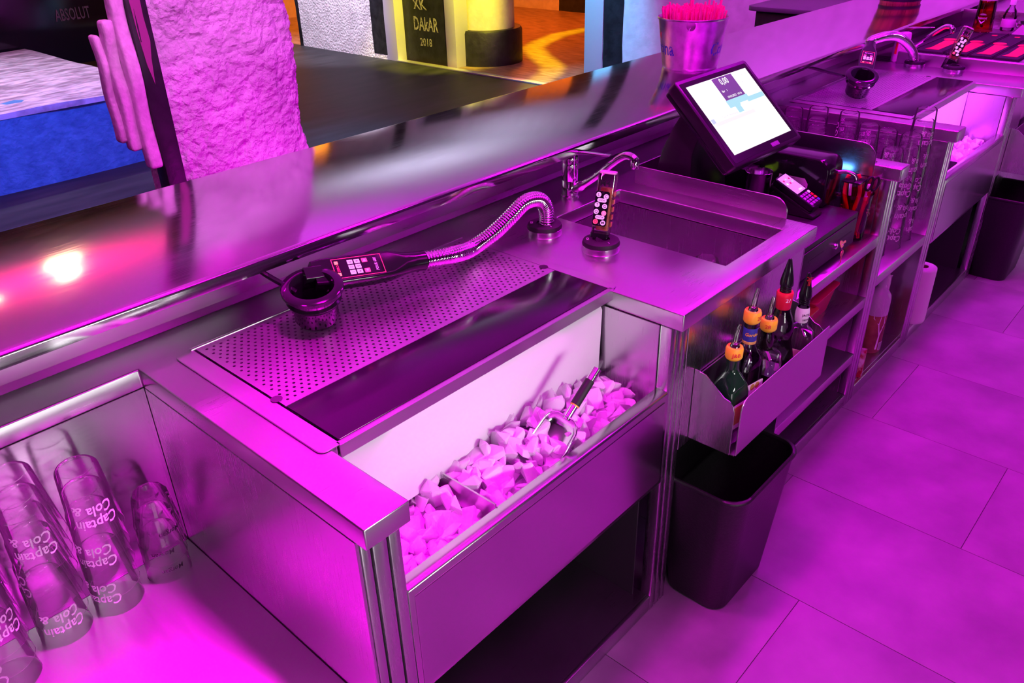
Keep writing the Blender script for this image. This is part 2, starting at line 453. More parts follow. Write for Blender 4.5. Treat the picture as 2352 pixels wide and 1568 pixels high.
M['chalk'] = noise_col(mat('scratched_lettering', (.5, .5, .3), .8), (.10, .10, .07), (.55, .52, .38), 60, 6, lo=.3, hi=.6)
mb = MB()
fr = frame((5.7985, 6.25, .40), (0, -1, 0), (0, 0, 1))
text_on(mb, 'DAkAR', .20, fr, sx=.62); text_on(mb, '2018', .115, frame((5.7985, 6.26, .215), (0, -1, 0), (0, 0, 1)), sx=.85)
text_on(mb, 'XK', .15, frame((5.7985, 6.33, .60), (0, -1, 0), (0, 0, 1)), sx=1.0, skew=-.3)
mb.build('lettering', 'chalk', ws, smooth=0)
smesh('trim_4', MB().box(5.78, 5.97, 5.77, 5.92, 0, 2.95), 'aluminium', bevel=.003)
# round column behind the stub, cream above a wider black base
smesh('wall_column', MB().lathe([(.30, .36), (.30, 2.95)], 40, T((6.30, 5.80, 0))), 'cream', smooth=40)
smesh('baseboard_column', MB().lathe([(0, 0), (.385, 0), (.385, .33), (.37, .36), (0, .36)], 40, T((6.30, 5.80, 0))), 'black_paint', smooth=40)
# next room
wf = smesh('wall_far', MB().box(9.9, 10.0, -1.95, 12.4, 0, 2.95), 'cream', smooth=0)
painted(wf, 'black_band', 6.9, 7.72, m='black_paint', x=9.9, seed=8)
painted(wf, 'black_band', 9.2, 9.6, m='black_paint', x=9.9, seed=9)
smesh('wall_nook', MB().box(5.9, 9.9, 10.8, 10.9, 0, 2.95), 'cream', smooth=0)
painted(nf, 'doorway_filler', 0, .01, 0, .001)  if False else None

# ------------------------------------------------------------------ plaster pillar
def plaster_pillar():
    mb = MB(); n = 260; rows = 300
    from mathutils import noise as mn
    cx, cy = 1.225, 2.46; rings = []
    for j in range(rows + 1):
        z = 2.95 * j / rows; ring = []
        for i in range(n):
            a = 2 * math.pi * i / n
            c, s = math.cos(a), math.sin(a)
            k = (abs(c) ** 4 + abs(s) ** 4) ** (-.25)      # squarish section
            r = .325 * k
            p = Vector((c * r, s * r, z))
            smooth_side = c < -.86 * k / 1.19 and False or (c * r < -.285)
            d = 0
            if not smooth_side:
                q = Vector((c * r * 3.2, s * r * 3.2, z * 3.2))
                d = .022 * mn.noise(q * .8) + .020 * abs(mn.noise(q * 2.6)) + .014 * abs(mn.noise(q * 5.5 + Vector((3, 1, 7)))) + .010 * abs(mn.noise(q * 11)) + .006 * mn.noise(q * 24)
                d -= .008 * max(0, .06 - abs(mn.noise(q * 1.9 + Vector((5, 2, 1))))) / .06
            else:
                d = .012
            r2 = r + d + .03 * max(0, .5 - abs(z - .45)) * (c > 0)
            nx_, ny_ = math.copysign(abs(c) ** 3 * .4, c), math.copysign(abs(s) ** 3, s); nl = math.hypot(nx_, ny_) or 1
            dd = r2 - r
            ring.append((cx + c * r + nx_ / nl * dd, cy + s * r * .40 + ny_ / nl * dd, z))
        rings.append(ring)
    mb.loft(rings, True)
    return mb.build('plaster_pillar', 'plaster', smooth=60)
tag(plaster_pillar(), 'thick rough white plaster pillar behind the bar, lit magenta', 'pillar')

# layered cut-out sign boards standing against the left side of the pillar
sg = thing('layered_sign', 'layered wavy cut-out board fixed on the left of the plaster pillar', 'sign', (.845, 2.45, 0))
M['sign_pink'] = noise_col(mat('sign_board_paint', (.8, .7, .75), .5), (.62, .50, .58), (.78, .66, .74), 40, 4, bump=.2, bscale=80)
M['sign_print'] = mat('sign_dark_pink_print', (.30, .05, .20), .5)
def wavy(zs, y0, amp, seed, t0, t1):
    r = random.Random(seed); pts = []
    for i in range(13): pts.append((y0 + amp * math.sin(i * .9 + seed) * (.3 + .7 * i / 12), zs[0] + (zs[1] - zs[0]) * i / 12))
    return pts
mb = MB(); mb.box(-.012, .060, -.20, -.12, 0, 2.2); mb.build('black_board', 'black_paint', sg, bevel=.003)
for nm, x0_, x1_, y0_, z0_, z1_ in (('front_layer', -.062, -.012, -.195, .80, 1.42), ('middle_layer', -.100, -.058, -.165, .87, 1.33), ('rear_layer', -.122, -.096, -.135, .90, 1.28)):
    L = wavy((z0_, z1_), y0_, .012, x1_ * 100, 0, 0)
    mb = MB(); mb.prism(L + [(p[0] + .055, p[1]) for p in L[::-1]], 'x', x0_, x1_); mb.build(nm, 'sign_pink', sg, bevel=.012, seg=3)
# torn pink print on the black board
L = []; r_ = random.Random(3)
for i in range(22):
    t = i / 21; z = 1.03 + .70 * t
    L.append((-.2015, -.011 + .002 * math.sin(t * 9), z))
poly = [(q[0] * 1.3 + .008, q[1]) for q in [(-.010, 1.75), (.016, 1.75), (.020, 1.55), (.024, 1.42), (.022, 1.33), (.026, 1.25), (.018, 1.19), (.012, 1.10), (.008, 1.13), (.002, 1.17), (-.004, 1.28), (-.008, 1.45)]]
MB().prism(poly, 'y', -.2022, -.199).build('torn_print', 'sign_print', sg, smooth=0)
MB().prism([(.006, 1.30), (.009, 1.36), (.011, 1.30), (.010, 1.25), (.007, 1.25)], 'y', -.2032, -.2015).build('print_slot', 'black_paint', sg, smooth=0)

# ------------------------------------------------------------------ bench in the guest room
M['bench_blue'] = noise_col(mat('blue_bench_render', (.4, .45, .6), .7), (.05, .24, .46), (.09, .36, .62), 10, 10, bump=.6, bscale=26, dist=.02)  # blue base colour of the bench front, mottled at random
M['bench_top'] = noise_col(mat('worn_varnished_bench_top', (.7, .68, .7), .35), (.38, .34, .38), (.86, .84, .88), 7, 10, stretch=(1, 2.4, 1), lo=.38, hi=.62, bump=.5, bscale=12, dist=.02, rough=(.2, .5))
bn = thing('masonry_bench', 'long masonry bench with white worn seat and blue front', 'bench', (-.5, 5.2, 0))
def bumpy_box(x0, x1, y0, y1, z0, z1, nx, ny, nz, amp, seed):
    from mathutils import noise as mn
    bm = bmesh.new(); bmesh.ops.create_cube(bm, size=1)
    bmesh.ops.subdivide_edges(bm, edges=bm.edges[:], cuts=nx, use_grid_fill=True)
    mb = MB()
    vs = []
    for v in bm.verts:
        p = Vector((x0 + (v.co.x + .5) * (x1 - x0), y0 + (v.co.y + .5) * (y1 - y0), z0 + (v.co.z + .5) * (z1 - z0)))
        d = mn.noise_vector(p * 2.1 + Vector((seed, 0, 0))) * amp
        if v.co.z < -.49: d.z = 0
        vs.append(p + d)
    bm.verts.index_update()
    mb.add(vs, [[v.index for v in f.verts] for f in bm.faces]); bm.free(); return mb
bumpy_box(-2.6, 2.75, 0, 2.6, 0, .49, 30, 0, 0, .02, 1).build('bench_front', 'bench_blue', bn, smooth=60)
bumpy_box(-2.6, 2.75, -.012, 2.6, .47, .505, 30, 0, 0, .012, 5).build('bench_seat', 'bench_top', bn, smooth=60)
bk = thing('black_stage_box', 'black glossy box wall with faint lettering behind the bench', 'stage box', (0, 7.85, 0))
MB().box(-3.1, 3.2, 0, 1.0, .3, 1.02).build('box', 'black_gloss', bk, bevel=.01)
MB().box(-3.1, 3.2, -.015, 1.0, 1.02, 1.06).build('top_edge', 'wood_floor', bk, bevel=.005)
mb = MB(); text_on(mb, 'ABSOLUT', .15, frame((2.77, -.004, .74), (1, 0, 0), (0, 0, 1)), sx=.5); mb.build('lettering', mat('dim_grey_lettering', (.12, .11, .11), .6), bk, smooth=0)

# ------------------------------------------------------------------ lit bottle fridges of the back bar, behind the viewer
def fridge(x, w_, label, n):
    t = thing('bottle_fridge', label, 'fridge', (x, -1.93, 0), group='fridges of the back bar')
    mb = MB(); d = .50; h = .90
    mb.box(0, w_, 0, .03, 0, h); mb.box(0, .03, .03, d, 0, h); mb.box(w_ - .03, w_, .03, d, 0, h); mb.box(.03, w_ - .03, .03, d, 0, .10); mb.box(.03, w_ - .03, .03, d, h - .05, h)
    mb.build('body', 'dark_panel', t, smooth=0)
    MB().box(.031, w_ - .031, .031, .04, .101, h - .051).build('liner', 'white_plastic', t, smooth=0)
    for k in (.36, .60): MB().box(.032, w_ - .032, .05, .40, k, k + .008).build('shelf', 'chrome', t, smooth=0)
    for s in (.035, w_ - .055): MB().box(s, s + .02, .42, .44, .105, h - .055).build('led_strip', 'led_white', t, smooth=0)
    MB().box(0, w_, d, d + .02, 0, .10).build('kick_plate', 'dark_panel', t, smooth=0)
    area('fridge_lamp', (x + w_ / 2, -1.93 + .46, .47), w_ - .12, (1.0, .95, .98), n, (x + w_ / 2, 0, .60), size_y=.62)
    return t
M['led_white'] = mat('white_led_strip', (1, 1, 1), .5, emis=(1, .95, .98), estr=3)
fridge(-.95, .88, 'lit bottle fridge at the near end of the back bar', 5)
fridge(.05, .88, 'lit bottle fridge in the middle of the back bar', .15)
fridge(3.7, .88, 'lit bottle fridge at the far end of the back bar', 2)

# white service lamp over the far aisle
spot('service_lamp', (4.6, -.9, 2.8), (4.6, -.75, 0), (1.0, .95, 1.0), 60, 42, .6)
# ================================================================== bar counter
ba = thing('bar_counter', 'high customer bar with long polished steel top', 'bar counter', (0, 0, 0))
def bar_profile():
    y0, y1, z0, z1 = .628, 1.227, 1.031, 1.0605
    r = .010; pts = [(y0, z0), (y1, z0)]
    for k in range(5): a = rad(90 * k / 4); pts.append((y1 - r + r * math.cos(a), z1 - r + r * math.sin(a)))
    for k in range(5): a = rad(90 + 90 * k / 4); pts.append((y0 + r + r * math.cos(a), z1 - r + r * math.sin(a)))
    return pts
MB().prism(bar_profile(), 'x', -1.6, 5.66).build('top', 'bar_steel', ba, smooth=50)
MB().box(-1.6, 5.66, .812, .83, .90, 1.031).build('splash_wall', 'steel', ba, smooth=0)
MB().box(-1.6, 5.66, .83, 1.12, 0, 1.031).build('body', 'dark_panel', ba, smooth=0)
MB().prism([(.800, .9005), (.812, .9005), (.812, .9125)], 'x', -1.6, 5.66).build('cove', 'steel', ba, smooth=0)

# ------------------------------------------------------------------ continuous steel work top
H, HC = .90, .858
SH = 2.69
wt = thing('steel_worktop', 'continuous stainless steel work top with raised register surround', 'worktop')
xs = [-1.6, 0, .088, .105, .862, 1.145, 1.443, 1.521, 2.134, 2.207, SH, SH + .088, SH + .105, SH + .862, 3.80]
ys = [0, .062, .20, .58, .672, .692, .812]
def deck(x, y):
    if y > .692: return True
    if x < 0 or 2.207 < x < SH: return False
    if 1.521 < x < 2.134: return y > .58
    for b in (0, SH):
        if b + .105 < x < b + .862: return y > .672
        if b + .088 < x < b + .105: return y > .20
    if 1.145 < x < 1.443: return not (.062 < y < .58)
    return True
mb = MB(); slab(mb, xs, ys, deck, HC, H); mb.build('deck', 'steel', wt, bevel=.0035, seg=3, smooth=30)
# raised surround of the register bay: two rounded cheeks and a back
def cheek(y0, y1, z0, z1, r):
    pts = [(y1, z0), (y1, z1)]
    for k in range(9): a = rad(90 + 90 * k / 8); pts.append((y0 + r + r * math.cos(a), z1 - r + r * math.sin(a)))
    return pts + [(y0, z0)]
MB().prism(cheek(.088, .58, H - .04, .955, .04), 'x', 1.517, 1.5215).build('cheek', 'steel_y', wt, bevel=.001, seg=1)
MB().prism(cheek(.085, .58, H - .04, .965, .05), 'x', 2.131, 2.1355).build('cheek', 'steel_y', wt, bevel=.001, seg=1)
MB().box(1.5215, 2.131, .575, .58, H - .04, .955).build('surround_back', 'steel', wt, bevel=.001, seg=1)

# ------------------------------------------------------------------ cabinet units under the top
YP = .027
M['steel_panel'] = steel('front_panel_steel', r0=.19, r1=.24)
def strips(mb, xa, z0=0.0, z1=HC, flip=False):
    for a, b in ((0, .022), (.026, .056), (.060, .083)): mb.box(xa + a, xa + b, YP, YP + .03, z0, z1)
def frame_unit(u, x0, x1, base=True):
    mb = MB(); mb.box(x0, x1, YP, YP + .012, 0.0, .05); mb.build('bottom_rail', 'steel', u, bevel=.0015, seg=1)
    mb = MB(); mb.box(x0, x1, YP + .012, .80, .035, .05); mb.build('bottom_shelf', 'steel', u, bevel=.0015, seg=1)
    MB().box(x0, x1, .79, .80, .05, HC).build('back_panel', 'dark', u, smooth=0)
def glass_unit(name, label, x0, x1, zs, left_end=False):
    u = thing(name, label, 'shelf unit', ((x0 + x1) / 2, YP, 0))
    k = Matrix.Translation((-(x0 + x1) / 2, -YP, 0))
    out = []
    MB().box(x0, x1, YP, .69, zs - .04, zs).build('glass_shelf', 'steel_shelf', u, bevel=.0025)
    MB().box(x0, x1, .69, .70, zs - .04, HC).build('well_back', 'steel_well', u, smooth=0)
    frame_unit(u, x0, x1)
    for o in u.children: o.location = k @ o.location
    return u
M['steel_shelf'] = steel('satin_shelf_steel', r0=.38, r1=.46, stretch=(70, 2, 70))
M['steel_well'] = steel('well_back_steel', r0=.14, r1=.20)
gu1 = glass_unit('glass_shelf_unit', 'steel well shelf unit at the near left holding glass stacks', -1.6, -.001, .465)
gu2 = glass_unit('glass_shelf_unit', 'steel well shelf unit between register and far ice unit', 2.212, SH - .001, .4975)
mb = MB(); mb.box(2.24, 2.27, YP + .002, .60, .05, .4575)
def ice_unit(b, label):
    u = thing('ice_unit', label, 'ice unit', (b, 0, 0))
    MB().box(0, .006, YP, .69, .02, HC).build('side_panel', 'steel_v', u, bevel=.001, seg=1)
    for a, c in ((0.0065, .024), (.028, .056), (.060, .083)): MB().box(a, c, YP - .002, YP + .03, 0, HC).build('post', 'steel_v', u, bevel=.003)
    for a, c in ((.862, .882), (.886, .908), (.912, .932)): MB().box(a, c, YP - .002, YP + .03, 0, HC).build('post', 'steel_v', u, bevel=.003)
    # front panel with a rolled rim above the open ice well
    MB().prism([(YP - .004, .438), (YP + .004, .438), (YP + .004, .668), (YP + .030, .668), (YP + .030, .694), (YP + .026, .697), (YP, .697), (YP - .004, .693)], 'x', .083, .862).build('front_panel', 'steel_panel', u, bevel=.0015, seg=2)
    MB().box(.094, .851, YP - .0055, YP - .0045, .450, .676).build('panel_press', 'steel_panel', u, bevel=.0008, seg=1)
    # well: liner walls and divider
    mb = MB(); mb.box(.083, .087, YP + .03, .40, .50, HC); mb.box(.858, .862, YP + .03, .40, .45, HC); mb.box(.087, .858, .40, .404, .45, HC); mb.box(.087, .858, YP + .03, .404, .49, .50)
    mb.build('well_liner', 'steel_v', u, smooth=0)
    MB().box(.328, .332, YP + .03, .40, .50, .700).build('well_divider', 'steel_y', u, bevel=.001, seg=1)
    MB().box(.083, .862, YP + .012, .79, .035, .05).build('bottom_shelf', 'steel', u, smooth=0)
    MB().box(.083, .862, YP, YP + .012, .0, .05).build('bottom_rail', 'steel', u, bevel=.0015)
    MB().box(.083, .862, .60, .61, .05, .49).build('back_panel', 'dark', u, smooth=0)
    mb = MB().box(.838, .842, YP + .04, .60, .05, .44); mb.build('lower_side', 'dark', u, smooth=0)
    MB().lathe([(0, .006), (.006, .005), (.008, 0)], 12, T((.838, .12, .40)) @ RY(-90)).build('bolt', 'chrome', u)
    return u
ice_unit(0, 'near ice unit with open ice well and purple lit front panel')
ice_unit(SH, 'far ice unit beyond the register with open ice well')
# sink unit
su = thing('sink_unit', 'sink unit between near ice unit and register, bottle rack on its front', 'sink unit', (.935, 0, 0))
o_ = su.location.copy()
def at0(u):
    for o in u.children: o.location = o.location - u.location
mb = MB(); mb.box(.937, 1.522, YP, YP + .008, .49, HC); mb.build('front_panel', 'steel_v', su, bevel=.001, seg=1)
mb = MB(); mb.box(1.145, 1.149, .062, .58, .66, HC); mb.box(1.439, 1.443, .062, .58, .66, HC); mb.box(1.149, 1.439, .062, .066, .66, HC); mb.box(1.149, 1.439, .576, .58, .66, HC); mb.box(1.145, 1.443, .062, .58, .655, .66)
mb.build('basin', 'steel_v', su, smooth=0)
MB().lathe([(0, .662), (.03, .662), (.033, .6605)], 20, T((1.29, .40, 0))).build('drain', 'chrome', su)
MB().box(.937, 1.522, .60, .61, 0, HC).build('back_panel', 'dark', su, smooth=0)
at0(su)
# register unit with three shelves
ru = thing('register_unit', 'open steel unit with shelves holding cash drawer and tubs', 'shelf unit', (1.53, 0, 0))
for z in (.672, .447, .224): MB().box(1.527, 2.131, YP, .60, z - .038, z).build('shelf', 'steel', ru, bevel=.002)
MB().box(1.527, 2.131, YP, YP + .012, 0, .05).build('bottom_rail', 'steel', ru, bevel=.0015)
MB().box(1.527, 2.131, YP + .012, .60, .035, .05).build('bottom_shelf', 'steel', ru, smooth=0)
MB().box(1.524, 1.527, YP, .60, 0, HC).build('side_panel', 'steel_v', ru, smooth=0)
for a, c in ((2.132, 2.150), (2.154, 2.178), (2.182, 2.206)): MB().box(a, c, YP - .002, YP + .03, 0, HC).build('post', 'steel_v', ru, bevel=.002)
MB().box(2.131, 2.135, YP + .03, .58, .05, HC).build('side_panel', 'steel_v', ru, smooth=0)
MB().box(2.202, 2.206, YP + .03, .69, .05, HC).build('side_panel', 'steel_v', ru, smooth=0)
for z0_, z1_ in ((.672, HC), (.447, .634), (.224, .409), (.05, .186)): MB().box(2.126, 2.130, .155, .160, z0_, z1_).build('seam_strip', 'chrome', ru, smooth=0)
MB().box(1.527, 2.131, .60, .605, 0, HC).build('back_panel', 'dark', ru, smooth=0)
at0(ru)
# far drainer block with raised deck, slotted overflow and end panel
fu = thing('drainer_unit', 'raised steel drainer top at the far end under the bar mats', 'drainer', (3.80, 0, 0))
MB().box(3.80, 5.1, .04, .62, .86, .955).build('raised_deck', 'steel', fu, bevel=.006, seg=3)
MB().box(3.80, 5.1, .62, .812, .86, .90).build('rear_strip', 'steel', fu, bevel=.002)
MB().box(3.63, 3.80, YP, YP + .02, .49, HC).build('front_panel', 'steel_v', fu, smooth=0)
mb = MB(); mb.box(3.80, 5.1, .05, .07, .05, .86); mb.build('front_door', 'steel_v', fu, bevel=.002)
for k in range(7):
    MB().box(3.815 + .02 * k, 3.823 + .02 * k, .64, .76, .9003, .9012).build('slot', 'dark', fu, smooth=0)
MB().box(3.80, 3.95, .625, .635, .9003, .904).build('overflow_edge', 'steel', fu, bevel=.001)
mb = MB(); mb.box(4.75, 4.765, -.02, .62, .955, 1.045); mb.build('end_upstand', 'steel_y', fu, bevel=.002)
MB().box(4.765, 5.6, -.02, .62, .99, 1.005).build('end_shelf', 'steel', fu, bevel=.003)
MB().box(5.1, 5.6, .0, .812, 0, .99).build('end_cabinet', 'steel', fu, bevel=.003)
at0(fu)

# ------------------------------------------------------------------ drip trays
def drip_tray(b, label):
    t = thing('drip_tray', label, 'drip tray', (b, 0, H))
    # perforated grille with real holes
    X0, X1, Y0, Y1, Z = .109, .858, .352, .668, .0055
    px, py = .0158, .0128
    nx = int((X1 - X0 - .012) / px); ny = int((Y1 - Y0 - .012) / py)
    vs = []; fs = []; r = .0031
    ox = X0 + .006 + ((X1 - X0 - .012) - nx * px) / 2; oy = Y0 + .006 + ((Y1 - Y0 - .012) - ny * py) / 2
    grid = {}
    def GV(i, j):
        if (i, j) not in grid: grid[(i, j)] = len(vs); vs.append((ox + i * px, oy + j * py, Z))
        return grid[(i, j)]
    for i in range(nx):
        for j in range(ny):
            q = [GV(i, j), GV(i + 1, j), GV(i + 1, j + 1), GV(i, j + 1)]
            if i in (0,) and False: fs.append(q); continue
            cx_ = ox + (i + (.75 if j % 2 else .25)) * px; cy_ = oy + (j + .5) * py
            k0 = len(vs); N = 8
            for k in range(N):
                a = rad(-135 + 45 * k) ; vs.append((cx_ + r * math.cos(a), cy_ + r * math.sin(a), Z))
            for k in range(4):
                a, b_ = q[k], q[(k + 1) % 4]; c0, c1, c2 = k0 + 2 * k, k0 + (2 * k + 1) % N, k0 + (2 * k + 2) % N
                fs.append((a, b_, c1, c0) if False else (a, b_, c2, c1, c0))
            k1 = len(vs)
            for k in range(N): vs.append((vs[k0 + k][0], vs[k0 + k][1], Z - .002))
            for k in range(N): fs.append((k0 + k, k0 + (k + 1) % N, k1 + (k + 1) % N, k1 + k))
    mb = MB().add(vs, fs)
    A = (ox, ox + nx * px, oy, oy + ny * py)
    # solid margin round the holes
    for m_ in ((X0, A[0], Y0, Y1), (A[1], X1, Y0, Y1), (A[0], A[1], Y0, A[2]), (A[0], A[1], A[3], Y1)):
        mb.add([(m_[0], m_[2], Z), (m_[1], m_[2], Z), (m_[1], m_[3], Z), (m_[0], m_[3], Z)], [(0, 1, 2, 3)])
    mb.build('perforated_grille', 'steel_tray', t, smooth=0, recalc=False)
    MB().box(.106, .861, .206, .671, -.032, -.028).build('basin', 'dark', t, smooth=0)
    MB().box(X0, X1, .198, .350, .0015, .0065).build('black_glass_strip', 'black_glass', t, bevel=.001)
    for cx_, a0 in ((X0 + .002, -90), (X1 - .002, 90)):
        MB().lathe([(0, .0062), (.011, .0062)], 16, T((cx_, .385, 0))).build('finger_notch', 'dark', t)
    # side plates, back edge and front bar
    def plate(x0, x1, s):
        pts = [(x1, .186), (x1, .678)] if s < 0 else [(x0, .186), (x0, .678)]
        r_ = .014
        if s < 0:
            P = [(x1, .190), (x1, .676)] + [(x0 + r_ - r_ * math.sin(rad(a)), .676 - r_ + r_ * math.cos(rad(a))) for a in range(0, 91, 15)] + [(x0 + r_ - r_ * math.cos(rad(a)), .190 + r_ - r_ * math.sin(rad(a))) for a in range(0, 91, 15)]
        else:
            P = [(x0, .190), (x0, .676)] + [(x1 - r_ + r_ * math.sin(rad(a)), .676 - r_ + r_ * math.cos(rad(a))) for a in range(0, 91, 15)] + [(x1 - r_ + r_ * math.cos(rad(a)), .190 + r_ - r_ * math.sin(rad(a))) for a in range(0, 91, 15)]
        MB().prism(P, 'z', .0012, .0045).build('side_plate', 'steel_tray', t, bevel=.0006, seg=1)
    plate(.066, .105, -1); plate(.862, .890, 1)
    MB().box(.100, .866, .669, .677, -.01, .0075).build('rear_edge', 'steel', t, bevel=.001)
    MB().prism([(.186, -.022), (.189, -.022), (.189, .0025), (.1985, .0025), (.1985, .0045), (.186, .0045)], 'x', .101, .866).build('front_bar', 'steel', t, bevel=.0006, seg=1)
    return t
M['steel_tray'] = steel('drip_tray_steel', r0=.34, r1=.42, stretch=(60, 2, 60), bump=.01)
drip_tray(0, 'perforated steel drip tray with black glass strip on near ice unit')
drip_tray(SH, 'perforated steel drip tray with black glass strip on far ice unit')
# white splash boards hanging below the trays
for b, lb in ((0, 'white plastic splash board over the near ice well'), (SH, 'white plastic splash board over the far ice well')):
    mb = MB(); mb.prism([(.091, .864), (.846, .864), (.853, .850), (.845, .682), (.091, .682)], 'y', .206, .216)
    tag(mb.build('splash_board', 'white_plastic', bevel=.0015, loc=(b, 0, 0)), lb, 'board')
# ================================================================== dispensing hoses, soda guns, taps
M['led_red'] = mat('red_led', (1, .1, .1), .4, emis=(1, .05, .03), estr=6)
M['key_lilac'] = mat('backlit_key', (.8, .5, .8), .4, emis=(.95, .55, .95), estr=.55)
M['key_red'] = mat('backlit_red_key', (.9, .1, .2), .4, emis=(1.0, .06, .16), estr=.8)
M['red_line'] = mat('lit_red_outline', (.9, .05, .15), .4, emis=(1.0, .02, .10), estr=.7)
M['amber_glass'] = thin_glass('clear_gun_body', tint=(1.0, .90, .92), ior=1.45, rough=.04, mixadd=.10)
M['amber'] = noise_col(mat('amber_valve_block', (.7, .25, .08), .35), (.45, .10, .03), (.95, .50, .25), 60, 3)
M['pink_cap'] = mat('milky_pink_plastic', (.85, .62, .75), .35)
def quad_on(mb, mtx, w, h, cx=0, cy=0, z=.0006, r=0, th=None):
    pts = rrect(w, h, r, 4, cx, cy) if r else [(cx - w / 2, cy - h / 2), (cx + w / 2, cy - h / 2), (cx + w / 2, cy + h / 2), (cx - w / 2, cy + h / 2)]
    if th: mb.prism(pts, 'z', z, z + th, mtx)
    else: mb.add([mtx @ Vector((p[0], p[1], z)) for p in pts], [list(range(len(pts)))])
def base_ring(t, c, r=.046):
    MB().lathe([(0, 0), (r, 0), (r + .001, .004), (r, .016), (r - .003, .018), (0, .018)], 40, T(c)).build('steel_ring', 'chrome_soft', t, bevel=0)
    MB().lathe([(r - .0005, .016), (r + .0005, .020), (r - .002, .027), (r - .007, .0295), (.022, .0295), (.0215, .025), (0, .025)], 40, T(c)).build('rubber_collar', 'black_rubber', t)
    for s_, a in (('N2', 20), ('1', 250), ('CN', 130)):
        mb = MB(); text_on(mb, s_, .010, T((c[0] + .034 * math.cos(rad(a)), c[1] + .034 * math.sin(rad(a)), c[2] + .0297)) @ RZ(a + 90))
        mb.build('collar_mark', 'ink_white', t, smooth=0)
M['chrome_soft'] = mat('satin_chrome', (.78, .78, .80), .16, 1)
def corrugated(mb, path, r, pitch=.0072, n=18):
    # resample at even steps and alternate the radius into round ridges
    P = [Vector(p) for p in path]; L = [0]
    for a, b in zip(P, P[1:]): L.append(L[-1] + (b - a).length)
    def at(d):
        for i in range(len(P) - 1):
            if L[i + 1] >= d:
                t = (d - L[i]) / max(L[i + 1] - L[i], 1e-9); return P[i].lerp(P[i + 1], t)
        return P[-1]
    k = int(L[-1] / (pitch / 5)); pts = []; rs = []
    for i in range(k + 1):
        pts.append(at(L[-1] * i / k)); rs.append((r, r * .97, r * .86, r * .86, r * .97)[i % 5])
    mb.tube(pts, rs, n)
def dispenser(label, base, pts, head, near=True):
    t = thing('dispensing_hose', label, 'dispensing hose', base)
    bo = Vector(base); loc = lambda p: tuple(Vector(p) - bo)
    base_ring(t, (0, 0, 0))
    mb = MB(); corrugated(mb, spline([loc(p) for p in pts], 10), .0205); mb.build('flexible_hose', 'chrome', t, smooth=60)
    # head: neck, shell, key panel
    mt = Matrix.Translation(-bo) @ head
    body = []
    for x, w_, h_, zc in ((-.098, .060, .030, -.016), (-.075, .066, .038, -.019), (.030, .066, .038, -.019), (.075, .062, .038, -.018), (.112, .050, .040, -.016), (.135, .044, .042, -.016), (.160, .044, .044, -.016)):
        rr = .008 if x < .1 else .0195
        body.append([mt @ Vector((x, p[0], p[1] + zc)) for p in rrect(w_, h_, min(rr, h_ / 2 - .001, w_ / 2 - .001), 4)])
    sh = MB().loft(body).build('shell', 'black_gloss', t, smooth=40)
    mb = MB(); mb.prism(rrect(.030, .052, .004), 'x', -.118, -.08, mt @ T((0, 0, -.024)) @ RX(0)); mb.build('nozzle_block', 'black_gloss', t, smooth=40)
    kp = MB()
    quad_on(kp, mt, .112, .048, 0, 0, .0004, .002); pn = kp.build('key_panel', 'black_glass', t, smooth=0)
    mb = MB()
    for cx, cy, w_, h_ in ((0, .0232, .112, .0014), (0, -.0232, .112, .0014), (-.0553, 0, .0014, .0464), (.0553, 0, .0014, .0464)): quad_on(mb, mt, w_, h_, cx, cy, .0007)
    mb.build('red_outline', 'red_line', pn, smooth=0)
    for i, lab in enumerate('123456'):
        cx = -.016 + .0155 * (i // 3); cy = -.0125 + .0125 * (i % 3)
        mb = MB(); quad_on(mb, mt, .0125, .0100, cx, cy, .0008, .001); k_ = mb.build('key', 'key_lilac', pn, smooth=0)
        if near:
            mb = MB(); text_on(mb, lab, .008, mt @ T((cx, cy, .0010)) @ RZ(-90), th=.0001); mb.build('digit', 'ink_black', t, smooth=0)
    for cy, tri in ((-.0125, -1), (.0125, 1)):
        mb = MB(); quad_on(mb, mt, .0125, .0100, .0165, cy, .0008, .001); mb.build('arrow_key', 'key_red', pn, smooth=0)
        mb = MB(); mb.add([mt @ Vector((.0165 + a, cy + b, .0011)) for a, b in ((-.0035, -.003 * tri), (.0035, -.003 * tri), (0, .0035 * tri))], [(0, 1, 2)]); mb.build('arrow', 'ink_white', t, smooth=0)
    for cy in (-.014, .014):
        mb = MB(); quad_on(mb, mt, .008, .0075, -.0465, cy, .0008, .001); mb.build('status_led', 'led_red', pn, smooth=0)
    mb = MB(); text_on(mb, 'ZERO', .008, mt @ T((-.0455, 0, .0009)) @ RZ(90), sx=.8, th=.0001)
    mb.build('zero_mark', 'red_line', t, smooth=0)
    mb = MB(); text_on(mb, 'POUR 688', .0095, mt @ T((.040, 0, .0009)) @ RZ(90), sx=.75, skew=.2, th=.0001); mb.build('panel_lettering', 'ink_white', t, smooth=0)
    return t
Y = .53
hp = [(1.033, .531, .905), (1.040, Y, .930), (1.038, Y, .965), (1.020, Y, .992), (.990, Y, 1.005), (.950, Y, 1.005), (.90, Y, .984), (.84, Y + .005, .957), (.77, Y + .010, .940), (.69, Y + .012, .940), (.600, Y + .010, .955)]
HM = Matrix.Translation((.447, .555, 1.002)) @ Euler((rad(38.8), rad(6.5), rad(-15.8)), 'XYZ').to_matrix().to_4x4()
end = HM @ Vector((.158, 0, -.016))
hp[-1] = tuple(end); hp[-2] = tuple(HM @ Vector((.235, .002, -.012)))
dispenser('ribbed steel dispensing hose on the near deck, lit key head resting in black cup', (1.033, .531, H), hp, HM)
